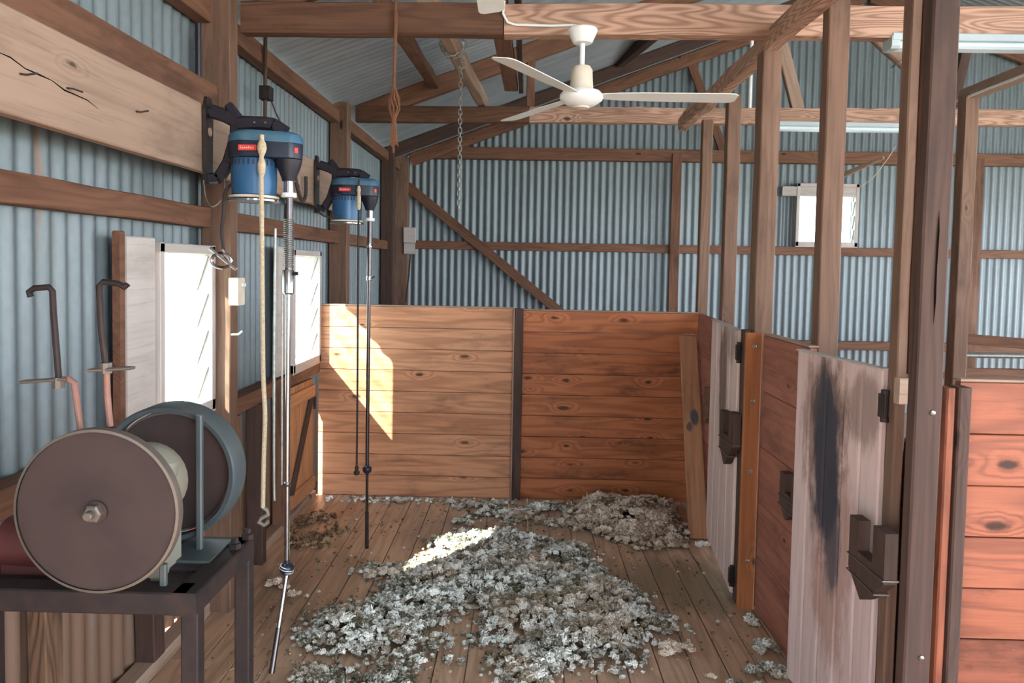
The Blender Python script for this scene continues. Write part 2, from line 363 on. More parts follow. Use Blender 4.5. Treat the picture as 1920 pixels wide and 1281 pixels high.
def post(label, x0, x1, y0, y1, z0, z1, mat, **k):
    return timber('timber_post', label, 'post', ((x0+x1)/2, (y0+y1)/2, z0), ((x0+x1)/2, (y0+y1)/2, z1), x1-x0, y1-y0, mat, up=(0, 1, 0), **k)
post('square hardwood wall post between the two louvre windows, behind the nearer shearing machine', -1.345, -1.222, 3.10, 3.185, 0, 2.61, M['post'])
post('square dark wall post behind the farther shearing machine', -1.37, -1.245, 5.25, 5.35, 0, 2.62, M['post'])
post('third dark post along the side wall, just before the back corner', -1.37, -1.25, 7.15, 7.26, 0, 2.60, M['dark'])
post('dark post standing in the back corner of the shed', -1.36, -1.22, 7.82, 7.96, 0, 2.62, M['post'])
# studs at the near left wall below rail
post('rusty stained stud on the side wall below the grinder bench', -1.37, -1.315, 2.02, 2.10, .05, .83, M['chute'])
post('dark stud on the side wall below the near window', -1.37, -1.30, 2.60, 2.68, .05, .86, M['dark'])
post('orange stud at the near edge of the window wall post', -1.37, -1.31, 2.98, 3.06, .05, .86, M['orange'])
post('rough splintery slab post beside the chute opening', -1.37, -1.27, 3.24, 3.36, 0, .80, M['chute'])
post('nearly black upright board at the chute opening', -1.34, -1.26, 3.60, 3.66, 0, .80, M['dark'])
post('weathered olive-brown upright inside the chute opening', -1.36, -1.29, 4.04, 4.10, .04, .80, M['brown'])
railL('chute_sill', 'pale timber sill along the floor at the chute opening', 'sill', 3.68, 4.70, 0, .045, M['pale'], x0=-1.372, x1=-1.30)

# windows
def louvre(n, y0, y1, z0, z1, label, X=-1.38, out=-1, axis='y'):
    t = thing('window_%d' % n, None, None, ((X, (y0+y1)/2, z0) if axis == 'y' else ((y0+y1)/2, X, z0))); t['kind'] = 'structure'; t['label'] = label
    def P(d, a, z): return (X+d, a, z) if axis == 'y' else (a, X-d, z)
    fr = MB(); w = .035; D = .05
    up = (1, 0, 0) if axis == 'y' else (0, 1, 0)
    fr.board(P(D-.0, y0, z0+w/2), P(D, y1, z0+w/2), w+.02, .10, up)
    fr.board(P(D-.0, y0, z1-w/2), P(D, y1, z1-w/2), w, .10, up)
    fr.board(P(D, y0+w/2, z0), P(D, y0+w/2, z1), w, .10, up)
    fr.board(P(D, y1-w/2, z0), P(D, y1-w/2, z1), w, .10, up)
    obj('frame', fr, M['frame'], t)
    k = 4; h = (z1-z0-2*w)/k
    for i in range(k):
        zc = z0+w+h*(i+.5)
        p = MB(); a = P(.075, y0+w+.006, zc+h*.5); b = P(.03, y0+w+.006, zc-h*.52)
        c = P(.075, y1-w-.006, zc+h*.5); d = P(.03, y1-w-.006, zc-h*.52)
        mid0 = (V(a)+V(b))/2; mid1 = (V(c)+V(d))/2; L = (V(a)-V(b)).length
        p.board(mid0, mid1, .005, L, tuple(V(a)-V(b)), .001)
        g = obj('louvre_pane', p, M['glass'], t)
        cl = MB()
        for e in (y0+w+.004, y1-w-.004):
            q0 = V(P(.078, e, zc+h*.46)); q1 = V(P(.032, e, zc-h*.46)); cl.board(q0, q1, .006, .016, (0, 0, 1), .001)
        obj('pane_clip', cl, M['chain'], g)
    return t
louvre(1, 2.62, 3.095, .88, 1.56, 'near louvre window in the side wall, beside the grinder')
louvre(2, 4.16, 4.73, .87, 1.57, 'far louvre window in the side wall, beside the board partition')
louvre(3, 2.85, 3.50, 1.765, 2.42, 'small louvre window high in the back gable wall', X=8.0, axis='x')
railL('window_side_board', 'wide flat grey board beside the near louvre window', 'board', 2.43, 2.615, .92, 1.575, M['frame'], x0=-1.318, x1=-1.298)
railL('window_side_stud', 'thin brown upright at the outer edge of the wide grey board', 'stud', 2.39, 2.422, .92, 1.59, M['brown'], x0=-1.325, x1=-1.30)
railL('window_side_board', 'flat grey board beside the far louvre window, behind the hanging rope', 'board', 3.95, 4.155, .88, 1.58, M['frame'], x0=-1.318, x1=-1.298)
timber('window_lintel', 'short pale timber across the top of the back wall window, poking out to one side', 'board', (2.70, 7.92, 2.335), (3.48, 7.92, 2.335), .03, .10, M['frame'])

# chute hatch (door) under window 2
d = thing('door_1', None, None, (-1.33, 4.4, .02)); d['kind'] = 'structure'; d['label'] = 'honey coloured boarded hatch door with a diagonal brace below the far window'
mb = MB(); a0 = V(-1.335, 4.17, 0); dirv = (V(-1.31, 4.66, 0)-a0).normalized(); nrm = V(dirv.y, -dirv.x, 0)
for i in range(4): mb.board(a0+dirv*(.055+i*.118)+V(0, 0, .055), a0+dirv*(.055+i*.118)+V(0, 0, .775), .114, .018, tuple(nrm))
obj('panel', mb, M['hatch'], d)
mb = MB(); off = nrm*.02
mb.board(a0+dirv*.02+off+V(0, 0, .70), a0+dirv*.45+off+V(0, 0, .70), .018, .075)
mb.board(a0+dirv*.02+off+V(0, 0, .12), a0+dirv*.45+off+V(0, 0, .12), .018, .075)
obj('cross_batten', mb, M['hatch'], d)
obj('diagonal_brace', MB().board(a0+dirv*.06+off+V(0, 0, .15), a0+dirv*.40+off+V(0, 0, .66), .018, .05, tuple(nrm.cross(dirv))), M['dark'], d)
obj('hinge', MB().tube([a0+dirv*.47+off*.8+V(0, 0, z) for z in (.58, .66)], .008), M['iron'], d)

# back wall framing
def tb(label, p0, p1, w, h, mat, name='wall_rail', cat='rail', **k): return timber(name, label, cat, p0, p1, w, h, mat, **k)
tb('upper brown girt running along the back gable wall at the eaves', (-1.22, 7.93, 2.675), (5.9, 7.93, 2.695), .08, .125, M['brown'])
tb('middle brown girt running along the back gable wall under its window', (-1.22, 7.95, 1.705), (6.2, 7.95, 1.715), .06, .088, M['brown'])
tb('lowest brown girt on the back gable wall behind the pens', (1.9, 7.95, .72), (6.2, 7.95, .72), .06, .09, M['brown'])
tb('brown stud on the back wall left of the pen posts', (1.585, 7.885, 0), (1.585, 7.885, 2.70), .10, .03, M['brown'], 'wall_stud', 'stud', up=(0, 1, 0))
tb('brown stud on the back wall right of the tall pen post', (4.70, 7.885, 0), (4.70, 7.885, 2.70), .13, .03, M['brown'], 'wall_stud', 'stud', up=(0, 1, 0))
tb('long diagonal brace crossing the back wall down to the partition', (-1.235, 7.90, 2.32), (.60, 7.90, .86), .03, .10, M['brown'], 'diagonal_brace', 'brace')
tb('short slanting brace high on the back gable wall', (1.68, 7.9, 3.70), (2.06, 7.9, 2.76), .03, .09, M['brown'], 'gable_brace', 'brace')
tb('slanting brace high on the back gable wall near the ridge', (.82, 7.5, 3.45), (1.05, 6.1, 3.40), .07, .09, M['dark'], 'purlin', 'purlin')
def rafter(label, y, x0, x1, mat, h=.125, w=.05):
    return timber('rafter', label, 'rafter', (x0, y, roofz(x0)-.012-h/2), (x1, y, roofz(x1)-.012-h/2), w, h, mat)
rafter('brown rafter along the back gable wall, rising from the back corner', 7.9, -1.2, 3.46, M['brown'])
rafter('brown rafter along the back gable wall, falling beyond the ridge', 7.9, 3.54, 8.2, M['brown'])
rafter('dark rafter just in front of the gable wall', 7.2, -1.3, 3.46, M['dark'], .11)
rafter('brown rafter of the middle roof truss, rising from the second wall post', 5.5, -1.2, 3.46, M['brown'], .13)
rafter('brown rafter of the middle roof truss, falling beyond the ridge', 5.5, 3.54, 8.2, M['brown'], .13)
rafter('rafter of the near roof truss above the big tie beam', 3.25, -1.15, 3.46, M['brown'], .13)
rafter('rafter of the near roof truss beyond the ridge', 3.25, 3.54, 8.2, M['brown'], .13)

# tie beams: falling light put into colour, left lengths shaded, right lengths lit
timber('tie_beam', 'shade-toned left length of the big near tie beam, between the side wall post and the fan cable', 'beam', (-1.22, 3.245, 2.537), (-.105, 3.245, 2.543), .075, .13, M['beam_shaded'], jit=.002)
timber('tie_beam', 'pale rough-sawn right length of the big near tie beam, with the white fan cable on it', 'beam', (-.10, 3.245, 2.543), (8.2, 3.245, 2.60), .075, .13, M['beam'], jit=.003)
timber('tie_beam', 'shade-toned left length of the farther tie beam, left of the fan hub', 'beam', (-1.24, 5.50, 2.584), (.02, 5.50, 2.597), .07, .115, M['beam_shaded'], jit=.002)
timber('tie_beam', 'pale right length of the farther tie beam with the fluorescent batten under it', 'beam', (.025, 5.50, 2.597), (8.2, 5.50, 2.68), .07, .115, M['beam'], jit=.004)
timber('truss_strut', 'pale slanting strut standing on the farther tie beam', 'strut', (1.80, 5.5, 3.24), (1.965, 5.5, 2.67), .05, .085, M['pale'], up=(1, 0, 0))
timber('truss_strut', 'thin brown upright strut on the farther tie beam behind the fan', 'strut', (.03, 5.5, 2.66), (.03, 5.5, 2.99), .045, .06, M['brown'], up=(1, 0, 0))
timber('truss_strut', 'dark purplish strut slanting down from the rafter behind the pen posts', 'strut', (3.15, 5.45, 3.25), (3.05, 5.45, 2.70), .05, .07, M['dark'], up=(1, 0, 0))
tag(obj('bush_pole', MB().tube([(2.30, 5.38, 3.30), (2.5, 5.40, 3.12), (2.72, 5.38, 2.93), (2.98, 5.40, 2.72)], [.045, .042, .045, .04], 12), M['pale']), 'round bush pole slanting down beside the ridge with wire round it', 'pole')
tag(obj('bush_pole_wire', MB().tube([(2.63+.05*math.cos(a), 5.39+.052*math.sin(a), 3.0+.05*math.cos(a)) for a in [i*pi/8 for i in range(16)]], .003, 6, True), M['wire']), 'dark wire tied round the slanting bush pole', 'wire')
timber('resting_pole', 'pale split pole lying across both tie beams with the chain round it', 'pole', (-.445, 3.30, 2.665), (-.325, 5.52, 2.70), .09, .075, M['pale'], jit=.005, ch=.02)
timber('resting_plank', 'brown plank jutting back from the near tie beam', 'plank', (-.135, 3.15, 2.635), (-.10, 4.95, 2.665), .088, .045, M['brown'])
timber('resting_plank', 'thin dark plank jutting back beside the wider brown one', 'plank', (-.045, 3.15, 2.64), (-.035, 5.0, 2.665), .03, .05, M['dark'])
timber('roof_brace', 'brown brace slanting from the near tie beam up to the middle truss rafter', 'brace', (-.64, 3.3, 2.64), (-.665, 5.45, 2.80), .07, .06, M['brown'], jit=.003)

# ---------------------------------------------------------------- partition and pens
def panel(name, label, p0, p1, z0, z1, n, mat, th=.025, cat='partition', cap=True, bvs=None):
    """horizontal boards between p0 and p1 (xy)"""
    mb = MB(); h = (z1-z0)/n; p0, p1 = V(*p0, 0), V(*p1, 0); dd = (p1-p0).normalized(); nn = V(-dd.y, dd.x, 0)
    for i in range(n):
        zc = z0+h*(i+.5)
        mb.board(p0+V(0, 0, zc), p1+V(0, 0, zc), th, h-.003, (0, 0, 1), .002, .0004, bv=R.random() if bvs is None else bvs[i % len(bvs)])
    return tag(obj(name, mb, mat), label, cat)
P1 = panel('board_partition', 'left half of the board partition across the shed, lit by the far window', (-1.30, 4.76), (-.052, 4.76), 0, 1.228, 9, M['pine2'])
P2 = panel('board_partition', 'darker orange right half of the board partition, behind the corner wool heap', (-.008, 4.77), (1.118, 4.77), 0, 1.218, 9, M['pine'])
timber('partition_post', 'dark upright batten dividing the board partition in two', 'post', (-.02, 4.74, 0), (-.02, 4.74, 1.23), .055, .045, M['dark'], up=(0, 1, 0))
timber('partition_post', 'thin pale edge strip beside the dark dividing batten', 'post', (-.051, 4.738, 0), (-.051, 4.738, 1.229), .008, .04, M['pale'], up=(0, 1, 0), jit=0)
panel('pen_side_panel', 'short dark reddish panel in the corner between partition and far gate', (1.128, 4.74), (1.085, 4.17), .0, 1.222, 5, M['pinkred'], cat='panel')
PS = panel('pen_side_panel', 'scuffed reddish side panel between the two pale gates', (1.062, 3.24), (1.062, 2.72), 0, 1.222, 5, M['pinkred'], cat='panel')
PF = panel('pen_front_panel', 'orange-red board panel facing the camera at the right', (1.135, 1.945), (4.0, 1.945), 0, 1.222, 9, M['redpine'], cat='panel')
def cap(par, p0, p1, w=.035): obj('top_edge', MB().board(p0, p1, w, .007, ch=.001), M['pale'], par)
cap(PF, (1.135, 1.95, 1.226), (4.0, 1.95, 1.226)); cap(PS, (1.062, 3.24, 1.226), (1.062, 2.72, 1.226)); cap(P1, (-1.30, 4.765, 1.232), (-.052, 4.765, 1.232)); cap(P2, (-.008, 4.768, 1.222), (1.118, 4.768, 1.222))
M['tan'] = wood('tan_leaning_board', (188, 138, 106), (164, 112, 82), (112, 72, 52), ring=5, knots=.1, ringamt=.25, grime=.3, stains=[(.70, .012, .055, .03, .9, (58, 70, 84)), (.64, -.02, .035, .02, .8, (58, 70, 84))])
tag(obj('leaning_board', MB().board((1.00, 4.09, .006), (1.045, 4.70, 1.075), .105, .022, (0, -1, .3), jit=.001, off=(0, 0, 0)), M['tan']), 'loose tan board leaning against the partition beside the far gate, with a dark blue stain', 'board')
timber('stop_board', 'bright orange upright board with bolts between far gate and side panel', 'board', (1.012, 3.262, .0), (1.012, 3.262, 1.228), .072, .022, M['orange'], up=(0, 1, 0), jit=.0005)
sb = [o for o in C.objects if o.name.startswith('stop_board')][0]
for z in (1.17, .93, .62, .22):
    obj('bolt', MB().lathe([(.009, 0), (.009, .004), (.005, .008)], (1.012, 3.251, z), (0, -1, 0), 10), M['chain'], sb)
# pen posts up to the overhead plate
post('farthest thin pen post at the partition corner', 1.125, 1.19, 4.80, 4.86, 0, 2.45, M['post'])
post('pen post at the hinge-less side of the far gate', 1.095, 1.165, 4.10, 4.165, 0, 2.45, M['post'])
post('pen post behind the bright orange stop board', 1.02, 1.10, 3.285, 3.38, 0, 2.45, M['post'])
post('dark pen post against the bright back wall window, at the near gate latch', 1.08, 1.155, 2.735, 2.80, 0, 2.8, M['post'])
post('dark hinge upright right beside the far gate', .985, 1.012, 3.30, 3.36, 0, 1.235, M['dark'])
timber('overhead_plate', 'hewn timber plate running over the pen posts towards the camera', 'beam', (1.055, 5.08, 2.475), (1.055, 1.2, 2.50), .075, .085, M['beam'], jit=.005, ch=.012)
p5 = post('brown near pen post at the hinges of the near gate', 1.062, 1.092, 2.115, 2.165, 0, 2.9, M['post'])
post('tan inner timber fixed beside the brown near pen post, ending above the dark gap', 1.094, 1.165, 2.10, 2.16, 1.215, 2.9, M['brown'])
fp = post('foremost tall dark purplish post with a split and bright screws', .952, 1.016, 1.80, 1.842, 0, 2.9, M['dark'])
for z in (1.165, .56):
    obj('screw', MB().lathe([(.0075, 0), (.006, .004), (.001, .006)], (.992, 1.799, z), (0, -1, 0), 12), M['chrome'], fp)
obj('split', MB().prism([(0, 0), (.003, .05), (.002, .13), (.004, .22), (.001, .27), (-.001, .2), (-.002, .08)], (.985, 1.7985, 1.38), (1, 0, 0), (0, 0, 1), (0, -1, 0), .001), M['void'], fp)
tag(obj('wire_loop', MB().tube([(1.03+.008*math.cos(a), 1.885, 1.50+.035*math.sin(a)) for a in [i*pi/8 for i in range(16)]], .0018, 6, True), M['wire']), 'little twist of wire hanging on the shadowed timber by the foremost post', 'wire')
post('narrow orange strip left of the red front panel', 1.075, 1.098, 1.885, 1.93, 0, 1.212, M['redpine'], jit=0)
post('dark upright edging the red front panel', 1.10, 1.132, 1.875, 1.925, 0, 1.215, M['dark'], jit=0)
post('pale grey stop board just behind the near gate hinges', 1.078, 1.11, 2.185, 2.20, 0, 1.3, M['post'], jit=0)
timber('wood_block', 'small pale timber block between the near posts, level with the panel top', 'block', (1.0, 1.99, 1.185), (1.08, 1.99, 1.185), .03, .07, M['pale'])
timber('pen_inner_board', 'pale inner board low in the gap between the near posts', 'board', (1.12, 2.02, .0), (1.12, 2.02, .62), .02, .05, M['pale'], up=(0, 1, 0))
panel('pen_shade_panel', 'dark board panel standing in for shade inside the near pen', (1.16, 2.10), (1.16, 2.66), 0, 1.0, 5, M['dark'], cat='panel')  # dark boards stand in for the shaded pen interior
# gates
def gate(label, p0, p1, n, z0, z1, mat, lx):
    p0, p1 = V(*p0, 0), V(*p1, 0); L = (p1-p0).length; dd = (p1-p0).normalized(); nn = V(dd.y, -dd.x, 0)
    t = thing('pen_gate', label, 'gate', p0)
    mb = MB(); w = L/n
    for i in range(n):
        c = p0+dd*(w*(i+.5))
        mb.board(c+V(0, 0, z0), c+V(0, 0, z1-.0), w-.009, .022, tuple(nn), .005, off=(z0, w*(i+.5), 0))
    obj('boards', mb, mat, t)
    mb = MB()
    for z in (.25, z1-.18):
        mb = MB(); mb.board(p0+dd*.03+V(0, 0, z)-nn*.024, p1-dd*.03+V(0, 0, z)-nn*.024, .022, .10, bv=.5); obj('ledge_batten', mb, M['brown'], t)
    mb = MB(); mb.board(p0+V(0, 0, z1+.003), p1+V(0, 0, z1+.003), .03, .006)
    obj('top_edge', mb, M['frame'], t)
    return t, dd, nn
gA, dA, nA = gate('far pale pink gate with a brown stain down its boards', (1.062, 4.14), (.988, 3.37), 4, .02, 1.222, M['gateA'], 0)
gB, dB, nB = gate('near pale pink gate with a large blue-black burn stain', (1.002, 2.69), (1.066, 2.18), 5, .02, 1.215, M['gateB'], 0)
def hinge(par, c, s=1):
    mb = MB(); c = V(c)
    mb.tube([c, c+V(0, 0, .085*s)], .010*s, 10); mb.board(c+V(-.012, 0, .008*s), c+V(-.012, 0, .075*s), .004, .03*s, (0, 1, 0))
    mb.lathe([(.012*s, 0), (.012*s, .012)], c+V(0, 0, -.006)); mb.lathe([(.012*s, 0), (.012*s, .012)], c+V(0, 0, .075*s))
    obj('hinge', mb, M['iron'], par)
hinge(gA, (.975, 3.345, 1.09)); hinge(gA, (.975, 3.345, .07)); hinge(gB, (1.052, 2.155, 1.075), 1.0); hinge(gB, (1.052, 2.155, .15))
def latch(label, y0, y1, z0, z1, x, t=.035, mat='dark'):
    L = y1-y0; H = z1-z0
    # U shaped catch block, tapering to a point below; polygon in (y,z)
    P = [(0, .42*H), (0, H), (.32*L, H), (.32*L, .55*H), (.74*L, .55*H), (.74*L, .92*H), (L, .92*H), (L, .28*H), (.62*L, 0), (.5*L, .06*H)]
    k = thing('gate_catch', label, 'latch', (x, y0, z0), 'carved wooden gate catches on the pens')
    obj('catch_block', MB().prism(P, (x, y0, z0), (0, 1, 0), (0, 0, 1), (1, 0, 0), t), M[mat], k)
    mb = MB(); zz = z0+.46*H
    mb.tube([(x-.003, y0-.004, zz), (x-.003, y1+.004, zz-.004), (x+t+.003, y1+.004, zz), (x+t+.003, y0-.004, zz)], .0022, 6, True)
    mb.tube([(x-.003, y0+.2*L, z0+.22*H), (x-.003, y1+.004, z0+.24*H), (x+t+.003, y1+.004, z0+.24*H), (x+t+.003, y0+.2*L, z0+.22*H)], .0022, 6, True)
    obj('binding_wire', mb, M['wire'], k); return k
latch('dark brown carved catch block wired to the near gate', 1.985, 2.20, .56, .80, .985)
latch('carved wooden catch block beside the hinge of the far gate', 3.30, 3.52, .60, .86, .945)
latch('nearly black catch block on the scuffed side panel', 2.68, 2.86, .56, .745, 1.005, mat='dark')
latch('small catch block and wire beside the loose leaning board', 4.16, 4.30, .62, .84, 1.055, mat='brown')

# second row of pens to the right
timber('overhead_plate', 'pale weathered plate over the second pen row at the right edge', 'beam', (2.24, 3.9, 2.41), (2.215, 1.6, 2.41), .06, .06, M['pale'])
post('pink-lit post of the second pen row, under the pale slanting plate', 2.19, 2.26, 3.80, 3.87, 0, 2.40, M['post'])
timber('conduit', 'thin white cable along the pale plate of the second pen row', 'cable', (2.205, 3.9, 2.385), (2.178, 1.6, 2.385), .012, .012, M['white'], jit=0)
FP = [((3.25, 5.6, 1.02), (5.3, 4.9, .93)), ((3.1, 5.3, .80), (5.3, 5.3, .80)), ((3.2, 5.2, .73), (5.3, 4.7, .58))]
for (a, b), lb in zip(FP, ('upper slanting pink rail of the farthest pens', 'middle level rail of the farthest pens', 'lower slanting rail of the farthest pens')):
    timber('pen_rail', lb, 'rail', a, b, .03, .075, M['brown'], group='rails of the farthest pens')
post('short post at the rails of the farthest pens', 3.24, 3.34, 5.62, 5.69, 0, 1.12, M['post'])
post('low dark post holding the rails of the farthest pens', 4.6, 4.68, 5.32, 5.39, 0, .98, M['dark'])
for i, (x, y) in enumerate(((3.62, 6.3),)):
    k = thing('tap_fitting', 'dark pipe fitting under the rails of the farthest pens', 'pipe', (x, y, 0))
    obj('stand_pipe', MB().tube([(x, y, 0), (x, y, .88)], .02), M['iron'], k)
    obj('cross_pipe', MB().tube([(x, y, .82), (x+1.8, y-.1, .84)], .022), M['chain'], k)
timber('pen_rail', 'brown rail behind the near pens seen above the near gate', 'rail', (2.0, 6.2, .66), (4.2, 6.2, .66), .03, .06, M['brown'], group='rails of the farthest pens')

# ---------------------------------------------------------------- fluorescent lights
def fluoro(label, x0, x1, y, z1, h=.06, w=.09):
    t = thing('ceiling_light', label, 'light', ((x0+x1)/2, y, z1-h))
    obj('batten_body', MB().board((x0, y, z1-.016), (x1, y, z1-.016), w, .032), M['lampw'], t)
    obj('diffuser', MB().board((x0+.03, y, z1-.045), (x1-.03, y, z1-.045), w*.8, .03, ch=.012), M['diff'], t)
    obj('end_cap', MB().board((x0-.004, y, z1-.034), (x0+.03, y, z1-.034), w*.95, .06, ch=.01), M['lampw'], t)
    obj('end_cap', MB().board((x1-.03, y, z1-.034), (x1+.004, y, z1-.034), w*.95, .06, ch=.01), M['lampw'], t)
fluoro('white fluorescent batten under the near tie beam at the right edge', 1.53, 2.75, 3.24, 2.505, .07)
fluoro('white fluorescent batten under the farther tie beam', 1.75, 2.97, 5.48, 2.572)
stk = timber('cobwebbed_stick', 'short slanting timber with cobwebs above the back wall window', 'stick', (2.80, 7.0, 2.33), (3.12, 6.6, 2.50), .05, .05, M['pale'], taper=.5)
obj('cobweb_string', MB().tube([(2.80, 6.98, 2.34), (2.92, 6.96, 2.28), (3.05, 6.9, 2.27), (3.12, 6.8, 2.34), (3.18, 6.65, 2.50), (3.22, 6.6, 2.60)], .004, 6), M['web'], stk)
tag(obj('hanging_conduit', MB().tube([(1.60, 5.43, 3.35), (1.60, 5.43, 2.66)], .012), M['white']), 'thin white conduit dropping onto the farther tie beam', 'conduit')

# ---------------------------------------------------------------- ceiling fans
def fan(label, hub, canopy_z, angs, grp='white three-blade ceiling fans'):
    hx, hy, hz = hub; t = thing('ceiling_fan', label, 'fan', (hx, hy, hz), grp)
    obj('canopy', MB().lathe([(.006, canopy_z+.052), (.058, canopy_z+.052), (.060, canopy_z+.045), (.040, canopy_z), (.036, canopy_z-.004), (.02, canopy_z-.006)], (hx, hy, 0), n=32), M['white'], t)
    obj('down_rod', MB().tube([(hx, hy, hz+.13), (hx, hy, canopy_z+.0)], .0105, 14), M['white'], t)
    obj('motor_cap', MB().lathe([(.018, .135), (.034, .130), (.043, .115), (.046, .06), (.048, .035)], hub, n=32), M['cream'], t)
    obj('hub_housing', MB().lathe([(.04, .036), (.075, .03), (.086, .018), (.088, .004), (.084, -.004), (.06, -.022), (.03, -.032)], hub, n=40), M['white'], t)
    obj('hub_button', MB().lathe([(.034, -.030), (.032, -.036), (.012, -.040)], hub, n=24), M['cream'], t)
    for a in angs:
        u = V(math.cos(a), math.sin(a), 0); w = V(-math.sin(a), math.cos(a), 0); mb = MB()
        st = [(.06, .018), (.10, .030), (.15, .036), (.25, .042), (.5, .046), (.59, .047), (.612, .042), (.625, .028)]
        vs = []; 
        for r_, hw in st:
            for sgn, zt in ((-1, .010), (-.35, .001), (.35, -.003), (1, -.004)):
                pit = -.16*hw*sgn; vs.append(V(hub)+u*r_+w*hw*sgn+V(0, 0, pit+.012))
        n = len(st); top = [v+V(0, 0, .003) for v in vs]; fs = []
        for i in range(n-1):
            for j in range(3):
                q = (i*4+j, i*4+j+1, i*4+5+j, i*4+4+j); fs += [q, tuple(reversed([k+4*n for k in q]))]
            fs += [(i*4, i*4+4, i*4+4+4*n, i*4+4*n), (i*4+3, i*4+7, i*4+7+4*n, i*4+3+4*n)]
        fs += [(0, 1, 1+4*n, 4*n), (1, 2, 2+4*n, 1+4*n), (2, 3, 3+4*n, 2+4*n)]; e = (n-1)*4
        fs += [(e+j, e+j+1, e+j+1+4*n, e+j+4*n) for j in range(3)]
        mb.add(vs+top, fs); obj('blade', mb, M['white'], t)
    return t
fan('white three-blade ceiling fan hanging in front of the near tie beam', (.222, 3.06, 2.178), 2.405, [0.0, 2*pi/3, 4*pi/3])
fan('second white ceiling fan, mostly above the picture, one blade tip showing at the top', (-.13, 2.12, 2.40), 2.60, [pi/2, pi/2+2*pi/3, pi/2+4*pi/3])
mb = MB(); Y = 3.198
mb.tube([(-.10, Y, 2.62), (-.105, Y, 2.56), (-.085, Y, 2.525), (-.05, Y, 2.515), (.10, Y, 2.513), (.19, Y, 2.517), (.222, Y-.02, 2.505), (.237, Y-.08, 2.47)], .0055, 8)
tag(obj('cable_conduit', mb, M['white']), 'white cable clipped along the near tie beam to the ceiling fan', 'cable')

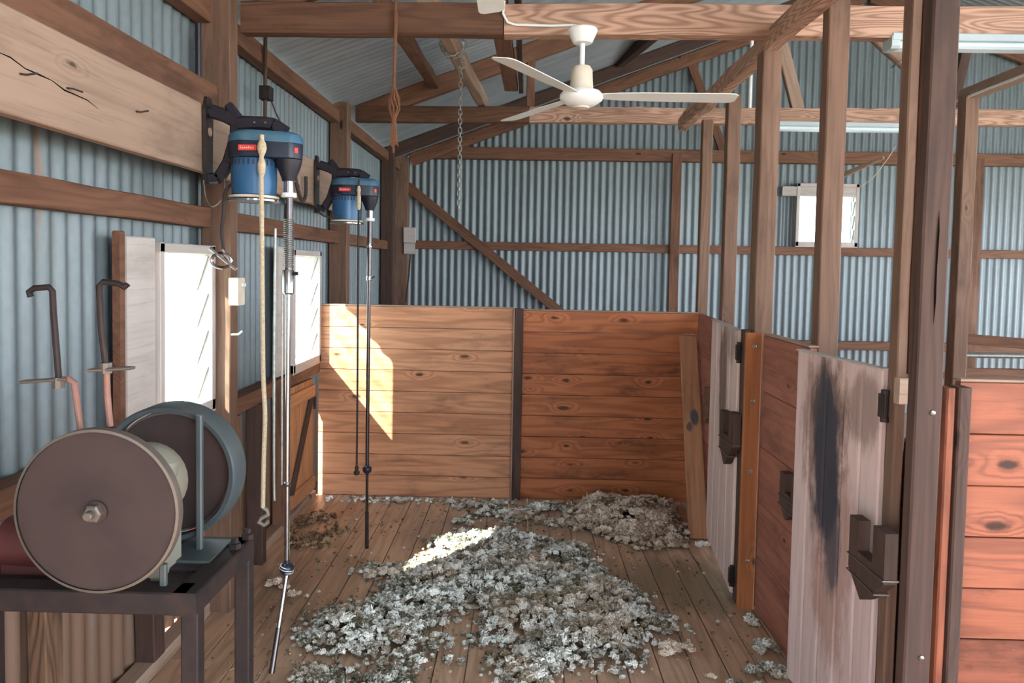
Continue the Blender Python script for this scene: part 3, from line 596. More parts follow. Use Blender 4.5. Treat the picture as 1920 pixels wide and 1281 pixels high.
# ---------------------------------------------------------------- shearing machines
def machine(label, dy, thick, tip, joint_z, group='blue electric shearing machines on wall brackets', dx=0.):
    ox, oy = dx, 2.75+dy
    def P(x, y, z): return V(x+ox, y+oy, z)
    t = thing('shearing_machine', label, 'shearing machine', P(-.995, 0, 1.71), group)
    # wall plate and bracket, lies in the x-z plane
    mb = MB(); out = [(-.028, -.16), (.028, -.16), (.034, .12), (.02, .16), (-.02, .16), (-.034, .12)]
    mb.prism(out, P(-1.172, 0, 1.935), (0, 1, 0), (0, 0, 1), (1, 0, 0), .012)
    pl = obj('wall_plate', mb, M['dsteel'], t)
    obj('plate_hole', MB().lathe([(.016, 0), (.016, .002)], P(-1.159, 0, 1.97), (1, 0, 0), 20), M['pale'], pl)
    mb = MB()
    def bar(pts, w, h):
        for a, b in zip(pts[:-1], pts[1:]): mb.board(P(a[0], 0, a[1]), P(b[0], 0, b[1]), w, h, (0, 0, 1), .006)
    bar([(-1.165, 2.045), (-1.12, 2.035)], .03, .03); bar([(-1.165, 1.80), (-1.125, 1.802), (-1.09, 1.86), (-1.062, 1.955), (-1.06, 2.02)], .032, .04)
    bar([(-1.15, 2.045), (-1.10, 2.03), (-1.05, 2.005), (-.98, 2.003)], .034, .05); bar([(-1.09, 2.07), (-1.05, 2.02)], .03, .03)
    bar([(-1.05, 2.0), (-.97, 2.005), (-.92, 2.0), (-.88, 1.975)], .045, .045)
    arm = obj('bracket_arm', mb, M['arm'], t)
    for x in (-.985, -.945): obj('screw', MB().lathe([(.006, 0), (.004, .004)], P(x, -.024, 2.003), (0, -1, 0), 8), M['chrome'], arm)
    c = P(-.995, 0, 0)
    obj('motor_body', MB().lathe([(.07, 1.735), (.078, 1.742), (.081, 1.80), (.081, 1.855), (.078, 1.87), (.07, 1.875)], c, n=36), M['blue'], t)
    mb = MB()
    for i in range(30):
        a = 2*pi*i/30; q = c+V(math.cos(a)*.0805, math.sin(a)*.0805, 1.846); mb.board(q, q+V(0, 0, .02), .006, .005, (math.cos(a), math.sin(a), 0), .001)
    obj('cooling_vents', mb, M['arm'], t)
    obj('base_plate', MB().lathe([(.076, 1.728), (.088, 1.730), (.088, 1.738), (.07, 1.74)], c, n=36), M['cream'], t)
    obj('base_ring', MB().lathe([(.06, 1.716), (.094, 1.718), (.094, 1.724), (.06, 1.726)], c, n=36), M['chrome'], t)
    # head housing: stadium outline from motor to drive
    def stad(r0, r1, n=14):
        pts = []; L = .128
        for i in range(n+1): a = pi/2+pi*i/n; pts.append((math.cos(a)*r0, math.sin(a)*r0))
        for i in range(n+1): a = -pi/2+pi*i/n; pts.append((L+math.cos(a)*r1, math.sin(a)*r1))
        return pts
    mb = MB(); pts = stad(.09, .05); n = len(pts)
    def loft(layers, mb):
        vs = []; fs = []
        for z, k in layers: vs += [P(-.995+.04+(x-.04)*k, y*k, z) for x, y in pts]
        for i in range(len(layers)-1):
            for j in range(n): fs.append((i*n+j, i*n+(j+1) % n, i*n+n+(j+1) % n, i*n+n+j))
        fs += [tuple(reversed(range(n))), tuple(range((len(layers)-1)*n, len(layers)*n))]; mb.add(vs, fs)
    loft([(1.872, .93), (1.876, .99), (1.925, 1.0), (1.93, .99)], mb); obj('head_housing', mb, M['navy'], t)
    mb = MB(); loft([(1.93, 1.01), (1.95, 1.0), (1.962, .95), (1.97, .82)], mb); obj('head_lid', mb, M['steelblue'], t)
    bd = MB().board(P(-1.02, -.0893, 1.903), P(-.955, -.0893, 1.903), .003, .02); b = obj('badge', bd, M['red'], t); b['label'] = 'red badge with pale lettering'
    mb = MB(); xx = -1.012
    for i in range(7):
        h = .010 if i in (0, 4) else .006; mb.board(P(xx, -.0915, 1.899), P(xx, -.0915, 1.899+h), .0022, .001, (0, 1, 0), .0003); xx += .0075
    mb.board(P(-1.014, -.0915, 1.9), P(-.964, -.0915, 1.902), .001, .0018, (0, 0, 1), .0002)
    obj('badge_lettering', mb, M['cream'], b)
    bd = MB().board(P(-.835, -.0395, 1.903), P(-.826, -.028, 1.903), .003, .02); b = obj('badge', bd, M['red'], t); b['label'] = 'small red badge on the drive head'
    obj('drive_cone', MB().lathe([(.048, 1.872), (.042, 1.845), (.028, 1.81), (.024, 1.795)], P(-.867, 0, 0), n=28), M['arm'], t)
    r_ = .0165 if thick else .0145
    obj('drive_collar', MB().lathe([(.018, 1.80), (.0185, 1.74)], P(-.867, 0, 0), n=20), M['chrome'], t)
    obj('clamp_ring', MB().lathe([(.018, 1.735), (.028, 1.737), (.028, 1.752), (.018, 1.754)], P(-.867, 0, 0), n=20), M['white'], t)
    xj = -.869
    if thick:
        obj('upper_tube', MB().tube([P(-.867, 0, 1.74), P(-.868, 0, 1.45)], .0165, 16), M['dsteel'], t)
        pts_ = [P(-.867+.0185*math.cos(a), .0185*math.sin(a), 1.66-a*.0011) for a in [k*pi/6 for k in range(320)]]
        obj('tension_spring', MB().tube([p for p in pts_ if p.z > 1.465], .0018, 5), M['chain'], t)
        obj('sliding_sleeve', MB().lathe([(.018, 1.47), (.021, 1.465), (.021, 1.385), (.017, 1.38)], P(-.868, 0, 0), n=20), M['chrome'], t)
        obj('wing_nut', MB().tube([P(-.85, -.005, 1.455), P(-.83, -.005, 1.458)], .007, 8), M['dsteel'], t)
    else:
        obj('upper_tube', MB().tube([P(-.867, 0, 1.74), P(-.868, 0, 1.43)], .013, 14), M['dsteel'], t)
        for z in (1.60, 1.415):
            mb = MB(); mb.lathe([(.015, z-.012), (.017, z), (.015, z+.012)], P(-.867, 0, 0), n=16); mb.tube([P(-.855, -.01, z), P(-.835, -.012, z+.01)], .005, 6); obj('clip', mb, M['chrome'], t)
    obj('down_tube', MB().tube([P(-.868, 0, 1.46), P(xj, 0, joint_z+.03)], .0095 if thick else .0105, 14), M['chrome'] if thick else M['dsteel'], t)
    if thick: obj('guide_rod', MB().tube([P(-.889, .0, 1.45), P(-.889, 0, .665)], .004, 8), M['chain'], t); obj('tube_clip', MB().lathe([(.012, .0), (.014, .004), (.014, .014), (.011, .018)], P(-.869, 0, .66)), M['chrome'], t)
    j = P(xj, 0, joint_z); mb = MB()
    mb.lathe([(.010, .034), (.011, .02)], j, n=16)
    mb.lathe([(.008, .022), (.02, .016), (.026, .006), (.026, -.008), (.02, -.018), (.010, -.024)], j, n=20)
    jo = obj('elbow_joint', mb, M['navy'], t); mb = MB()
    for k in range(3): mb.lathe([(.0262-.002*abs(k-1), -.0015), (.0275-.002*abs(k-1), 0), (.0262-.002*abs(k-1), .0015)], j+V(0, 0, -.009+.009*k), (0.25, 0, 1), 20)
    obj('joint_band', mb, M['white'] if thick else M['dsteel'], jo)
    tip = V(tip); j2 = j+V(0, 0, -.022); dirn = (tip-j2); Ls = dirn.length; m_ = j2+dirn*.55
    obj('hand_tube', MB().tube([j2, j2+dirn*.06, m_], [.011, .008, .008], 14), M['chrome'] if thick else M['dsteel'], t)
    obj('hand_tube_grip', MB().tube([m_, tip], .0105, 14), M['dsteel'], t)
machine('nearer blue electric shearing machine on the wall plank, its tube reaching down beside the grinder', 0, True, (-.882, 2.62, .012), .345)
machine('farther blue electric shearing machine, its dark tube hanging before the partition', 1.45, False, (-.79, 3.83, .012), .325)
# pull cords
def rope(name, label, pts, r, mat, cat='rope', n=8):
    P = [V(p) for p in pts]; out = []
    for i in range(len(P)-1):
        a, b, c, d_ = P[max(i-1, 0)], P[i], P[i+1], P[min(i+2, len(P)-1)]
        for k in range(6):
            t_ = k/6; out.append(.5*((2*b)+(c-a)*t_+(2*a-5*b+4*c-d_)*t_**2+(3*b-a-3*c+d_)*t_**3))
    out.append(P[-1]); return tag(obj(name, MB().tube(out, r, n), mat), label, cat)
rp_ = rope('hanging_rope', 'pale pull rope hanging from the nearer shearing machine to knee height', [(-.93, 2.645, 1.945), (-.928, 2.635, 1.80), (-.926, 2.64, 1.45), (-.925, 2.65, 1.1), (-.918, 2.65, .95), (-.922, 2.65, .8), (-.925, 2.65, .61)], .008, M['rope'])
mb = MB(); mb.lathe([(.006, .05), (.014, .035), (.017, .018), (.012, 0), (.006, -.012)], (-.929, 2.642, 1.88), n=14); mb.lathe([(.009, .0), (.014, -.02), (.013, -.045), (.008, -.06)], (-.929, 2.64, 1.862), n=14)
obj('knot', mb, M['rope'], rp_)
mb = MB(); mb.tube([(-.925, 2.65, .61), (-.91, 2.65, .60), (-.905, 2.65, .585), (-.93, 2.65, .57), (-.94, 2.65, .555), (-.92, 2.65, .545), (-.905, 2.65, .56)], .007, 8); obj('hook', mb, M['cast'], rp_)
rope('guide_cord', 'thin grey tube hanging beside the pale pull rope', [(-.90, 2.70, 1.62), (-.902, 2.70, 1.2), (-.902, 2.70, .75), (-.90, 2.70, .62)], .0055, M['chain'], 'cord')
rp_ = rope('hanging_cord', 'thin dark pull cord hanging from the farther shearing machine, knob at the end', [(-.905, 4.09, 1.955), (-.905, 4.085, 1.5), (-.903, 4.085, .9), (-.903, 4.085, .36)], .0055, M['cord'], 'cord')
obj('knob', MB().lathe([(.006, .03), (.013, .02), (.008, .008), (.018, -.005), (.014, -.02), (.005, -.024)], (-.903, 4.085, .345), n=14), M['cord'], rp_)
obj('knot', MB().lathe([(.006, .06), (.012, .04), (.008, .02), (.013, 0), (.011, -.06), (.006, -.07)], (-.905, 4.087, 1.86), n=12), M['rope'], rp_)
# lead with comb hanging from bracket 1
cd = rope('hanging_lead', 'dark lead looping from the nearer machine down to a metal handpiece', [(-1.06, 2.80, 1.80), (-1.085, 2.72, 1.76), (-1.09, 2.70, 1.66), (-1.095, 2.70, 1.60), (-1.088, 2.70, 1.535)], .006, M['cord'], 'cord')
mb = MB(); c0 = V(-1.088, 2.69, 1.50)
mb.tube([c0+V(.033*math.cos(a)*1.1-.004, 0, .026*math.sin(a)) for a in [i*pi/10 for i in range(20)]], .006, 8, True)
mb.tube([c0+V(-.045, 0, .045), c0+V(.05, 0, -.03)], .007, 8); mb.tube([c0+V(0, 0, .04), c0+V(.03, 0, -.01)], .005, 8)
obj('handpiece', mb, M['chrome'], cd)
rope('wire_loop', 'thin cable drooping under the wall plate of the nearer machine', [(-1.17, 2.72, 1.79), (-1.155, 2.71, 1.72), (-1.125, 2.70, 1.695), (-1.10, 2.72, 1.73), (-1.10, 2.74, 1.80)], .003, M['wire'], 'cable')
rope('hanging_lead', 'dark bundle of cords hanging on the plank between the two machines', [(-1.165, 3.78, 2.0), (-1.16, 3.80, 1.9), (-1.15, 3.86, 1.82), (-1.15, 3.93, 1.85), (-1.155, 3.95, 1.95)], .010, M['cord'], 'cord')
rope('hanging_lead', 'slack dark cable curling under the farther machine bracket', [(-1.16, 4.15, 1.80), (-1.10, 4.10, 1.755), (-1.03, 4.10, 1.75), (-.99, 4.15, 1.77)], .004, M['cord'], 'cord')
# outlet rod and box
k = thing('power_drop', 'brown conduit and junction box dropping from the near tie beam by the side wall', 'conduit', (-1.28, 3.70, 2.3))
obj('conduit_rod', MB().tube([(-1.285, 3.70, 2.60), (-1.285, 3.70, 2.06)], .010), M['dark'], k)
obj('junction_box', MB().box((-1.28, 3.70, 2.325), (.05, .065, .065)), M['iron'], k)
obj('lead_wire', MB().tube([(-1.27, 3.73, 2.31), (-1.26, 3.78, 2.25), (-1.22, 3.85, 2.14), (-1.19, 3.9, 2.05)], .004, 6), M['cord'], k)
k = thing('switch_box', 'cream switch box on the wall post beside the near window', 'switch', (-1.21, 3.12, 1.32))
obj('box_body', MB().box((-1.20, 3.115, 1.372), (.04, .075, .115), .004), M['cream'], k)
obj('switch_knob', MB().lathe([(.01, 0), (.009, .012)], (-1.18, 3.125, 1.40), (1, 0, 0), 12), M['white'], k)
pk = [o for o in C.objects if o.name.startswith('mounting_plank')][0]
obj('crack', MB().tube([(-1.1775, 1.66+i*.05, 1.955-.005*i+.004*math.sin(i*2.1)) for i in range(9)], [.0005, .002, .0015, .0025, .001, .002, .0015, .0012, .0004], 5), M['void'], pk)
# nails in plank
for i, (y, z, s) in enumerate(((1.92, 1.935, -1), (2.26, 1.945, 1), (1.74, 1.925, 1))):
    tag(obj('bent_nail', MB().tube([(-1.18, y, z), (-1.165, y+.005, z-.001), (-1.148, y+.02, z+.006*s)], .0025, 6), M['iron']), ('rusty bent nail in the pale plank, middle of three', 'rusty bent nail in the pale plank, nearest the shearing machine', 'rusty bent nail in the pale plank, at the picture edge')[i], 'nail', 'bent nails in the wall plank')
tag(obj('wall_hook', MB().tube([(-1.222, 3.11, 1.19), (-1.19, 3.11, 1.192), (-1.175, 3.11, 1.205)], .004, 6), M['white']), 'little white hook on the wall post below the switch box', 'hook')
# electrical / pipe at the top by post 1
k = tag(obj('black_pipe', MB().tube([(-1.31, 3.00, 2.44), (-1.31, 3.00, 2.18)], .012), M['arm']), 'short black pipe beside the wall post above the thick beam', 'pipe')
tag(obj('grey_strip', MB().board((-1.335, 3.05, 2.42), (-1.335, 3.05, 2.20), .03, .01, (0, 1, 0)), M['chain']), 'narrow grey metal strip beside the black pipe', 'strip')
k = thing('meter_board', 'small pale box with a lead fixed in the back corner', 'box', (-1.2, 7.78, 1.72))
obj('box_body', MB().box((-1.19, 7.80, 1.80), (.12, .05, .16), .004), M['frame'], k); obj('box_body', MB().box((-1.19, 7.80, 1.66), (.11, .045, .11), .004), M['frame'], k)
obj('lead', MB().tube([(-1.18, 7.79, 1.60), (-1.19, 7.78, 1.4), (-1.22, 7.78, 1.1)], .008, 6), M['cord'], k)

# twine bundle on near beam
k = thing('twine_bundle', 'hank of orange-brown twine hanging from the near tie beam', 'twine', (-.556, 3.17, 1.96))
mb = MB(); mb.tube([(-.553, 3.17, 2.63), (-.556, 3.17, 2.40), (-.556, 3.17, 2.24)], .006, 6); mb.tube([(-.549, 3.175, 2.55), (-.553, 3.172, 2.38), (-.559, 3.17, 2.24)], .005, 6)
obj('hanging_strand', mb, M['twine'], k); mb = MB()
for i in range(9):
    a = 2*pi*i/9; b = R.uniform(-.01, .01)
    mb.tube([(-.556, 3.17, 2.25), (-.556+.022*math.cos(a), 3.17+.02*math.sin(a), 2.19), (-.556+.024*math.cos(a+.6), 3.17+.02*math.sin(a+.6), 2.15), (-.556+.006*math.cos(a), 3.17+.006*math.sin(a), 2.11), (-.556+.012*math.cos(a), 3.17, 2.03), (-.556+.012*math.cos(a)+b, 3.17, 1.985+R.uniform(-.02, .02))], .0035, 5)
obj('hank', mb, M['twine'], k)
# chain hanging from the pole
def link(c, ax, L=.034, r=.0095, th=.0026):
    c = V(c); ax = V(ax); pts = []
    for i in range(12):
        a = 2*pi*i/12; z = math.sin(a)*r+(L/2-r)*(1 if math.sin(a) > 0 else -1); pts.append(c+ax*math.cos(a)*r+V(0, 0, z))
    return pts, th
k = thing('chain', 'steel chain wrapped round the pale pole and hanging down', 'chain', (-.36, 4.1, 1.8))
z = 2.60; i = 0
while z > 1.80:
    pts, th = link((-.358, 4.1, z), (1, 0, 0) if i % 2 else (0, 1, 0)); obj('link', MB().tube(pts, th, 6, True), M['chain'], k); z -= .0245; i += 1
mb = MB()
for j in range(2):
    for i in range(12):
        a = 2*pi*i/12+.2*j; c = V(-.40+.062*math.cos(a), 4.06+j*.05, 2.682+.062*math.sin(a)); tdir = V(-math.sin(a), 0, math.cos(a)); sd = V(0, 1, 0) if i % 2 else V(math.cos(a), 0, math.sin(a))
        mb.tube([c+tdir*.018*math.cos(q)+sd*.009*math.sin(q) for q in [2*pi*m/10 for m in range(10)]], .0026, 5, True)
obj('wrapped_links', mb, M['chain'], k)
tag(obj('chain_hook', MB().tube([(-.358, 4.09, 2.62), (-.34, 4.09, 2.60), (-.335, 4.09, 2.575), (-.35, 4.09, 2.56), (-.37, 4.09, 2.57)], .005, 7), M['chain']), 'small hook at the top of the hanging chain', 'hook')

# ---------------------------------------------------------------- grinder and bench
k = thing('grinder_bench', 'heavy dark iron bench carrying the two-disc grinder', 'bench', (-.95, 1.5, 0))
mb = MB()
mb.board((-1.25, 1.415, .84), (-.635, 1.415, .84), .05, .045); mb.board((-1.25, 1.665, .84), (-.62, 1.665, .84), .05, .045)
mb.board((-.638, 1.39, .84), (-.635, 1.69, .84), .05, .045); mb.board((-1.22, 1.39, .83), (-1.22, 1.69, .83), .05, .045); obj('frame', mb, M['iron'], k)
obj('bench_top', MB().box((-.945, 1.54, .848), (.58, .24, .012)), M['iron'], k)
mb = MB()
for (x, y) in ((-.640, 1.435), (-.635, 1.695), (-1.22, 1.395), (-1.22, 1.685)): obj('leg', MB().board((x, y, 0), (x, y, .82), .034, .034, (0, 1, 0)), M['iron'], k)
mb = MB(); mb.box((-.70, 1.60, .86), (.10, .13, .012)); b_ = obj('top_plate', mb, M['guard'], k); b_['label'] = 'blue-grey painted corner plate'
mb = MB()
for x, y in ((-.628, 1.62), (-.622, 1.68)):
    mb = MB(); mb.lathe([(.014, 0), (.014, .012), (.008, .013), (.008, .024)], (x, y, .862), n=6); obj('bolt', mb, M['iron'], k)
mb = MB(); mb.board((-.80, 1.52, .852), (-.66, 1.52, .852), .03, .02); mb.board((-.78, 1.60, .852), (-.74, 1.42, .852), .025, .018); obj('motor_rail', mb, M['iron'], k)

k = thing('disc_grinder', 'two-disc comb and cutter grinder with large rusty round faces', 'grinder', (-.78, 1.5, .842))
cz = 1.031
def disc(y, r, ctr, nut=True):
    mb = MB(); mb.lathe([(.02, -.002), (r-.006, -.002), (r-.004, .004), (.02, .006)], (ctr[0], y, ctr[1]), (0, 1, 0), 96)
    d_ = obj('grinding_disc', mb, M['rust'], k)
    mb = MB(); mb.lathe([(r-.006, -.006), (r-.001, -.005), (r, 0), (r, .012), (r-.004, .014), (r-.008, .012), (r-.007, .0)], (ctr[0], y, ctr[1]), (0, 1, 0), 96)
    mb.f = [f for f in mb.f if len(f) < 20]; obj('rim', mb, M['discrim'], d_); return d_
d1 = disc(1.355, .155, (-.782, cz))
mb = MB(); mb.lathe([(.0205, 0), (.021, -.004), (.016, -.006)], (-.782, 1.352, cz), (0, 1, 0), 24); obj('washer', mb, M['rust'], d1)
mb = MB(); mb.lathe([(.0175, -.004), (.0175, -.016), (.014, -.019)], (-.782, 1.352, cz), (0, 1, 0), 6); mb.lathe([(.0085, -.016), (.0085, -.03), (.007, -.032)], (-.782, 1.352, cz), (0, 1, 0), 16); obj('nut', mb, M['discrim'], d1)
d2 = disc(1.655, .138, (-.785, 1.022))
mb = MB(); mb.lathe([(.1395, .012), (.1405, -.012), (.150, -.014), (.1535, -.008), (.154, .055), (.150, .055), (.149, .0)], (-.785, 1.64, 1.022), (0, 1, 0), 96); mb.f = [f for f in mb.f if len(f) < 20]
obj('disc_guard', mb, M['guard'], k)
obj('guard_bar', MB().board((-.700, 1.605, .862), (-.700, 1.605, 1.162), .014, .014, (0, 1, 0)), M['guard'], k)
obj('guard_bar', MB().board((-.693, 1.425, .845), (-.693, 1.425, .905), .014, .012, (0, 1, 0)), M['guard'], k)
obj('spindle', MB().tube([(-.781, 1.36, cz), (-.780, 1.64, 1.026)], .014, 16), M['dsteel'], k)
mb = MB(); mb.lathe([(.03, -.06), (.07, -.05), (.08, -.02), (.08, .05), (.065, .075), (.03, .085)], (-.78, 1.50, 1.035), (0, 1, 0), 28); mb.lathe([(.02, -.05), (.045, -.03), (.05, .0), (.04, .03), (.015, .04)], (-.735, 1.47, 1.085), (.5, 0, 1), 20)
mb.box((-.78, 1.51, .90), (.12, .1, .12), .01); obj('motor_housing', mb, M['cast'], k)
mb = MB(); mb.lathe([(.03, -.07), (.055, -.06), (.058, .06), (.03, .075)], (-1.0, 1.52, .905), (1, 0, 0), 24); mb.box((-1.0, 1.52, .86), (.1, .09, .03)); o_ = obj('red_motor', mb, M['redpaint'], k)
def sharm(pts, base, plate, name, label):
    t_ = thing('pendulum_arm', label, 'arm', base[0], 'cranked pendulum arms above the grinder')
    obj('cranked_rod', MB().tube(pts, .0058, 10), M['iron'], t_); obj('support_rod', MB().tube(base, .006, 10), M['pinkrod'], t_)
    mb = MB(); mb.board(plate[0], plate[1], .02, .006); mb.tube([plate[2], V(plate[2])+V(0, 0, .02)], .011, 8); obj('swivel_plate', mb, M['discrim'], t_)
sharm([(-.932, 1.40, 1.425), (-.935, 1.40, 1.434), (-.925, 1.40, 1.441), (-.897, 1.40, 1.444), (-.890, 1.40, 1.436), (-.889, 1.40, 1.40), (-.880, 1.40, 1.27)],
      [(-.829, 1.40, .842), (-.840, 1.40, 1.18), (-.850, 1.40, 1.262), (-.862, 1.40, 1.270), (-.872, 1.40, 1.268)], [(-.95, 1.40, 1.262), (-.86, 1.40, 1.270), (-.880, 1.40, 1.252)], 0, 'cranked arm above the grinder, the one toward the picture edge')
sharm([(-.747, 1.40, 1.452), (-.752, 1.40, 1.446), (-.765, 1.40, 1.453), (-.793, 1.40, 1.456), (-.801, 1.40, 1.448), (-.797, 1.40, 1.36), (-.789, 1.40, 1.295)],
      [(-.782, 1.40, 1.18), (-.787, 1.40, 1.24), (-.788, 1.40, 1.29)], [(-.820, 1.40, 1.287), (-.738, 1.40, 1.293), (-.789, 1.40, 1.282)], 0, 'cranked arm above the grinder in front of the grey window board')

# ---------------------------------------------------------------- wool
def ico():
    import bmesh
    bm = bmesh.new(); bmesh.ops.create_icosphere(bm, subdivisions=1, radius=1.); v = np.array([p.co[:] for p in bm.verts]); f = np.array([[q.index for q in a.verts] for a in bm.faces]); bm.free(); return v, f
IV, IF = ico()
rng = np.random.default_rng(5)
def inpoly(p, poly):
    x, y = p[:, 0], p[:, 1]; c = np.zeros(len(p), bool); n = len(poly)
    for i in range(n):
        x0, y0 = poly[i]; x1, y1 = poly[(i+1) % n]
        m = ((y0 > y) != (y1 > y)) & (x < (x1-x0)*(y-y0)/(y1-y0+1e-12)+x0); c ^= m
    return c
def edged(p, poly):
    d = np.full(len(p), 9.); n = len(poly)
    for i in range(n):
        a = np.array(poly[i]); b = np.array(poly[(i+1) % n]); ab = b-a; t_ = np.clip(((p-a)@ab)/(ab@ab), 0, 1)[:, None]; d = np.minimum(d, np.linalg.norm(p-(a+t_*ab), axis=1))
    return d
PH = rng.uniform(0, 6.28, (12, 3)); FQ = rng.uniform(6, 26, (12, 2))*np.sign(rng.uniform(-1, 1, (12, 2)))
def nz(p): return sum(np.sin(p[:, 0]*FQ[i, 0]+p[:, 1]*FQ[i, 1]+PH[i, 0]) for i in range(12))/5.
def clumps(name, pos, size, mat, tone, label, cat='wool', kind='stuff', group=None, flat=.8):
    n = len(pos); k = len(IV)
    el = rng.uniform(.75, 1.7, n); s3 = np.stack([size*el, size/np.sqrt(el), size*flat/np.sqrt(el)*rng.uniform(.7, 1.3, n)], 1)
    base = IV[None]*(1+rng.normal(0, .17, (n, k, 1)))*s3[:, None, :]
    base[:, :, 2] += (base[:, :, 0]**2)/(size[:, None]*3)*rng.uniform(-1, 1, (n, 1)); base[:, :, 1] += (base[:, :, 0]**2)/(size[:, None]*2.2)*rng.uniform(-1, 1, (n, 1))
    a = rng.uniform(0, 2*pi, n); b = rng.normal(0, .45, n); ca, sa, cb, sb_ = np.cos(a), np.sin(a), np.cos(b), np.sin(b)
    Rm = np.zeros((n, 3, 3)); Rm[:, 0, 0] = ca*cb; Rm[:, 0, 1] = -sa; Rm[:, 0, 2] = ca*sb_; Rm[:, 1, 0] = sa*cb; Rm[:, 1, 1] = ca; Rm[:, 1, 2] = sa*sb_; Rm[:, 2, 0] = -sb_; Rm[:, 2, 2] = cb
    v = np.einsum('nij,nkj->nki', Rm, base)+pos[:, None, :]
    v[:, :, 2] = np.maximum(v[:, :, 2], .0015)
    v = v.reshape(-1, 3); f = (IF[None]+(np.arange(n)*k)[:, None, None]).reshape(-1, 3)
    c = np.array([pos[:, 0].mean(), pos[:, 1].mean(), 0.]); v = v-c
    me = bpy.data.meshes.new(name); me.vertices.add(len(v)); me.vertices.foreach_set('co', v.ravel().astype(np.float32))
    me.loops.add(len(f)*3); me.loops.foreach_set('vertex_index', f.ravel().astype(np.int32)); me.polygons.add(len(f)); me.polygons.foreach_set('loop_start', np.arange(0, len(f)*3, 3, dtype=np.int32))
    me.update(calc_edges=True); me.validate(); me.shade_smooth(); at_ = me.attributes.new('bv', 'FLOAT', 'POINT'); at_.data.foreach_set('value', np.repeat(tone, k).astype(np.float32))
    me.materials.append(mat); o = bpy.data.objects.new(name, me); C.objects.link(o); o.location = c; return tag(o, label, cat, group, kind)
def tufts(name, ctr, rad, mat, tone, label, per=26, kind='stuff', group=None, body=True):
    """ctr: cluster centres (n,3); every cluster is a soft body with curled, tapering locks round it"""
    n = len(ctr); NR, NS = 5, 4
    N = n*per; cid = np.repeat(np.arange(n), per)
    az = rng.uniform(0, 2*pi, N); elv = np.arcsin(rng.uniform(-.05, 1, N)); R_ = rad[cid]
    d0 = np.stack([np.cos(az)*np.cos(elv), np.sin(az)*np.cos(elv), np.sin(elv)], 1)
    # locks start on the body, run partly outward, partly along it
    tang = np.cross(d0, rng.normal(0, 1, (N, 3))); tang /= np.linalg.norm(tang, axis=1)[:, None]+1e-9
    flow = np.stack([np.cos(tone*40), np.sin(tone*40), tone*0-.1], 1)[cid]
    dirn = d0*rng.uniform(.0, .6, (N, 1))+tang*.5+flow*.7; dirn /= np.linalg.norm(dirn, axis=1)[:, None]
    L = R_*rng.uniform(.6, 1.3, N); w = R_*rng.uniform(.11, .22, N)
    curl = np.cross(dirn, d0); curl /= np.linalg.norm(curl, axis=1)[:, None]+1e-9
    nrm = np.cross(curl, dirn)
    st = d0*(R_*rng.uniform(.55, .9, N))[:, None]*np.array([1, 1, .75])
    V_ = np.zeros((N, NR*NS, 3)); ph = rng.uniform(0, 6.28, N); amp = R_*rng.uniform(.05, .2, N)
    tt = np.linspace(-.5, .5, NR); prof = [.45, .95, 1., .85, .25]
    for k in range(NR):
        c = st+dirn*(L*tt[k])[:, None]+curl*(amp*np.sin(ph+5*tt[k]))[:, None]+nrm*(amp*np.cos(ph+5*tt[k])-L*tt[k]**2*.8)[:, None]
        for m in range(NS):
            a = 2*pi*m/NS
            V_[:, k*NS+m] = c+(curl*math.cos(a)+nrm*math.sin(a))*(w*prof[k])[:, None]
    V_ += ctr[cid][:, None, :]
    fb = []
    for k in range(NR-1):
        for m in range(NS): fb.append([k*NS+m, k*NS+(m+1) % NS, (k+1)*NS+(m+1) % NS, (k+1)*NS+m])
    fb.append([3, 2, 1, 0]); fb.append([(NR-1)*NS+m for m in range(NS)]); fb = np.array(fb)
    F1 = (fb[None]+(np.arange(N)*NR*NS)[:, None, None]).reshape(-1, 4)
    T1 = np.repeat(np.clip(tone[cid]+rng.normal(0, .17, N)+.12*elv-.05, 0, 1), NR*NS)  # upturned locks lighter, low ones darker: shading put into the tone
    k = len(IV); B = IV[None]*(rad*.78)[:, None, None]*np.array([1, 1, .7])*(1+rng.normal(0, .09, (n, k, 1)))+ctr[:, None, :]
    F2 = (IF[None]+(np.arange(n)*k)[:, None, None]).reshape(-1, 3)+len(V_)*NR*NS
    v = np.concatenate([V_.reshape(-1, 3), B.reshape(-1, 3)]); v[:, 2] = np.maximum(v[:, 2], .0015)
    T = np.concatenate([T1, np.repeat(np.clip(tone-.12, 0, 1), k)])  # bodies toned darker, standing for shade between the locks
    c = np.array([ctr[:, 0].mean(), ctr[:, 1].mean(), 0.]); v = v-c
    me = bpy.data.meshes.new(name); me.vertices.add(len(v)); me.vertices.foreach_set('co', v.ravel().astype(np.float32))
    me.loops.add(F1.size+F2.size); me.loops.foreach_set('vertex_index', np.concatenate([F1.ravel(), F2.ravel()]).astype(np.int32))
    me.polygons.add(len(F1)+len(F2)); me.polygons.foreach_set('loop_start', np.concatenate([np.arange(0, F1.size, 4), F1.size+np.arange(0, F2.size, 3)]).astype(np.int32))
    me.update(calc_edges=True); me.validate(); me.shade_smooth(); at_ = me.attributes.new('bv', 'FLOAT', 'POINT'); at_.data.foreach_set('value', T.astype(np.float32))
    me.materials.append(mat); o = bpy.data.objects.new(name, me); C.objects.link(o); o.location = c; return tag(o, label, 'wool', group, kind)
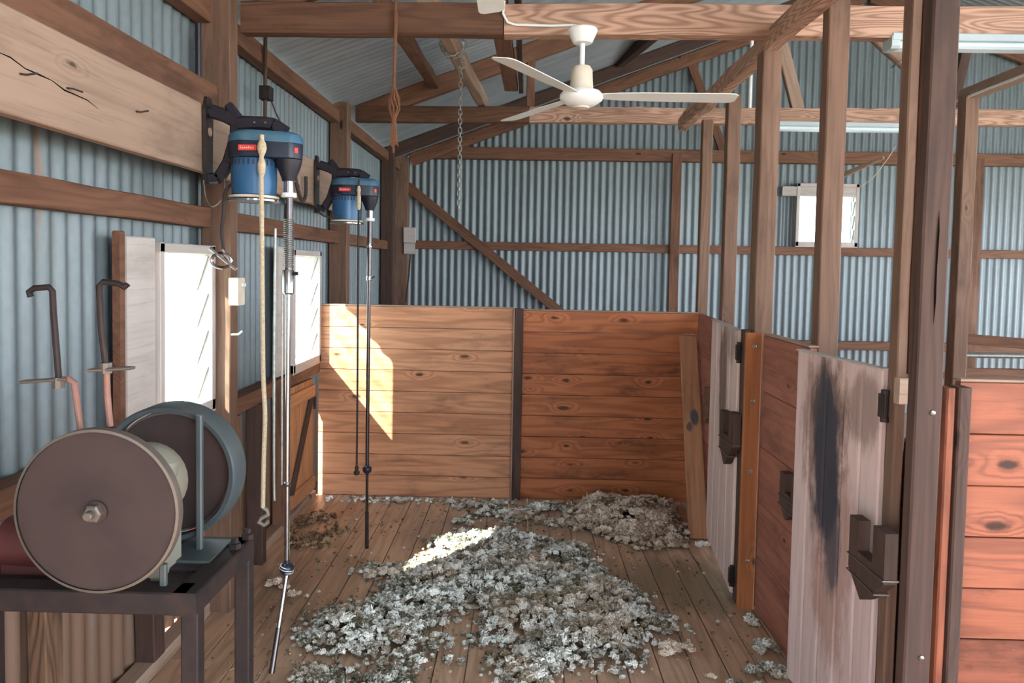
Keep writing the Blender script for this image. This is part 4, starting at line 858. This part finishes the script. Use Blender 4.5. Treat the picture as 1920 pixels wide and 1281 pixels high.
def heap(name, poly, n, hmax, label, mat, size=(.009, .021), spread=.025, ramp=.16, tmean=.5, kind='stuff', thresh=-.9, xmax=9., ymax=9., per=26):
    lo, hi = np.array(poly).min(0), np.array(poly).max(0); out = []
    while sum(map(len, out)) < n:
        q = rng.uniform(lo, hi, (n*2, 2)); q = q[inpoly(q, poly)]; q = q[nz(q) > thresh+rng.normal(0, .25, len(q))]; out.append(q)
    q = np.concatenate(out)[:n]; d = edged(q, poly); q = q+rng.normal(0, spread, q.shape)*(d[:, None] < .06)
    q[:, 0] = np.minimum(q[:, 0], xmax); q[:, 1] = np.minimum(q[:, 1], ymax)
    rad = rng.uniform(size[0], size[1], n)*np.where(rng.uniform(0, 1, n) < .12, 1.5, 1.)*(.6+.4*np.clip(d/.1, 0, 1))
    h = hmax*np.clip(d/ramp, 0, 1)**.7*(.75+.35*nz(q*.8)); h = np.clip(h, .0, None)
    z = h*rng.uniform(.6, 1.05, n)+rad*.35
    tone = np.clip(tmean+.22*nz(q*1.7+3)+rng.normal(0, .27, n), 0, 1)
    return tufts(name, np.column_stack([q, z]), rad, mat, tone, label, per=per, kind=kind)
main = [(-.829, 3.548), (-.71, 3.601), (-.604, 3.594), (-.492, 3.737), (-.493, 3.961), (-.332, 4.094), (-.036, 4.199), (.04, 4.076), (.229, 4.007), (.368, 3.938), (.404, 3.722), (.504, 3.564), (.534, 3.414), (.582, 3.252), (.676, 3.082), (.706, 3.015), (.551, 2.941), (.487, 2.874), (.492, 2.774), (.398, 2.677), (.267, 2.744), (.181, 2.648), (.063, 2.50), (-.067, 2.50), (-.105, 2.764), (-.017, 2.933), (-.171, 2.841), (-.216, 2.88), (-.153, 3.062), (-.205, 3.157), (-.292, 3.103), (-.269, 2.878), (-.372, 2.713), (-.378, 2.622), (-.491, 2.707), (-.558, 2.742), (-.737, 2.733), (-.834, 2.787), (-.895, 2.954), (-.843, 3.123), (-.66, 3.236), (-.627, 3.436)]
low = [(-.844, 2.69), (-.752, 2.713), (-.62, 2.664), (-.534, 2.724), (-.386, 2.675), (-.36, 2.35), (-.671, 2.35), (-.797, 2.602)]
corner = [(.36, 4.67), (.95, 4.70), (.955, 4.25), (.90, 3.973), (.65, 3.918), (.471, 4.105), (.27, 4.25)]
row = [(-.441, 4.68), (.40, 4.68), (.33, 4.22), (-.037, 4.244), (-.386, 4.40)]
brown = [(-1.27, 4.45), (-1.116, 4.355), (-.988, 4.093), (-1.041, 3.849), (-1.168, 3.803), (-1.267, 4.0)]
heap('fleece_wool', main, 4600, .055, 'large spread heap of shorn grey-white wool in the middle of the floor', M['wool'], tmean=.52)
heap('fleece_wool', low, 600, .015, 'flat greenish-grey patch of wool at the bottom of the picture', M['wool'], tmean=.38, thresh=-.3)
heap('fleece_wool', corner, 1500, .16, 'tall heap of tan and cream wool in the corner against the partition', M['wool2'], size=(.012, .030), ramp=.3, xmax=.96, ymax=4.70)
heap('fleece_wool', row, 620, .015, 'thin grey band of wool along the foot of the partition', M['wool'], thresh=.0, ymax=4.70)
heap('fleece_wool', brown, 300, .01, 'brown wool scraps by the chute opening', M['wool3'], thresh=.1)
# loose scraps over the whole board
q = np.column_stack([rng.uniform(-1.2, .95, 1800), rng.uniform(2.3, 4.68, 1800)]); q = q[(nz(q*.6+7) > -.2)]
clumps('wool_scraps', np.column_stack([q, np.full(len(q), .003)]), rng.uniform(.0025, .008, len(q)), M['wool3'], rng.uniform(0, 1, len(q)), 'tiny scraps of wool scattered over the floor boards')
q = np.column_stack([rng.uniform(-1.22, -.2, 160), 4.70-np.abs(rng.normal(0, .05, 160))])
clumps('wool_scraps', np.column_stack([q, np.full(160, .006)]), rng.uniform(.006, .014, 160), M['wool'], rng.uniform(.3, 1, 160), 'loose white wool along the foot of the left partition half')
q = np.column_stack([rng.uniform(-1.15, .95, 420), rng.uniform(2.35, 4.6, 420)]); q = q[nz(q*.5+2) > .1]; rad = rng.uniform(.004, .011, len(q))
tufts('scattered_wool', np.column_stack([q, rad*.4]), rad, M['wool'], np.clip(rng.normal(.5, .25, len(q)), 0, 1), 'small bits of grey wool strewn over the boards around the heaps', per=14)
def tuft(cx, cy, rx, ry, n, hm, label, mat, tm=.6, s=(.004, .009)):
    n = max(6, n//9); rx *= .8; ry *= .8
    a = rng.uniform(0, 2*pi, n); r_ = np.sqrt(rng.uniform(0, 1, n)); q = np.column_stack([cx+rx*r_*np.cos(a), cy+ry*r_*np.sin(a)]); rad = rng.uniform(.013, .022, n)*min(1, rx/.02)
    z = np.clip(hm*.5*(1-r_**2), 0, None)+rad*.4
    tufts('wool_tuft', np.column_stack([q, z]), rad, mat, np.clip(rng.normal(tm, .2, n), 0, 1), label, kind=None, group='loose tufts of wool on the floor')
tuft(.62, 2.86, .10, .055, 220, .05, 'round tan wool tuft by the near gate', M['wool2'])
tuft(.985, 2.90, .06, .05, 120, .04, 'grey wool tuft at the foot of the scuffed side panel', M['wool'])
tuft(1.0, 3.12, .035, .045, 60, .03, 'small grey tuft at the foot of the orange stop board', M['wool'], .5)
tuft(.93, 2.72, .10, .06, 160, .045, 'dirty grey wool tuft on the floor before the near gate', M['wool'], .4)
tuft(.80, 2.60, .14, .06, 160, .03, 'grey-white wool patch at the bottom edge near the gates', M['wool'], .5)
tuft(-1.10, 3.36, .075, .045, 90, .035, 'yellowish wool tuft beside the elbow of the near machine tube', M['wool2'], .8)
tuft(-.98, 3.26, .05, .03, 40, .02, 'small cream tuft right of the near machine tube', M['wool2'], .8)
tuft(-.62, 3.50, .14, .07, 260, .045, 'creamy yellow wool clump at the left tip of the large heap', M['wool2'], .95)
tuft(-.24, 2.74, .045, .03, 60, .03, 'small dark-flecked tuft between the arms of the large heap', M['wool'], .4)
tuft(-.75, 4.62, .06, .04, 90, .04, 'grey wool tuft at the foot of the left partition half', M['wool'], .5)
tuft(-.33, 4.25, .09, .06, 110, .03, 'flat grey-white tuft between the large heap and the partition', M['wool'], .7)
tuft(1.0, 3.98, .04, .04, 60, .04, 'white tuft at the foot of the leaning board', M['wool'], .9)
tuft(.72, 2.68, .015, .015, 16, .02, 'tiny white tuft below the round tan one', M['wool2'], .9)
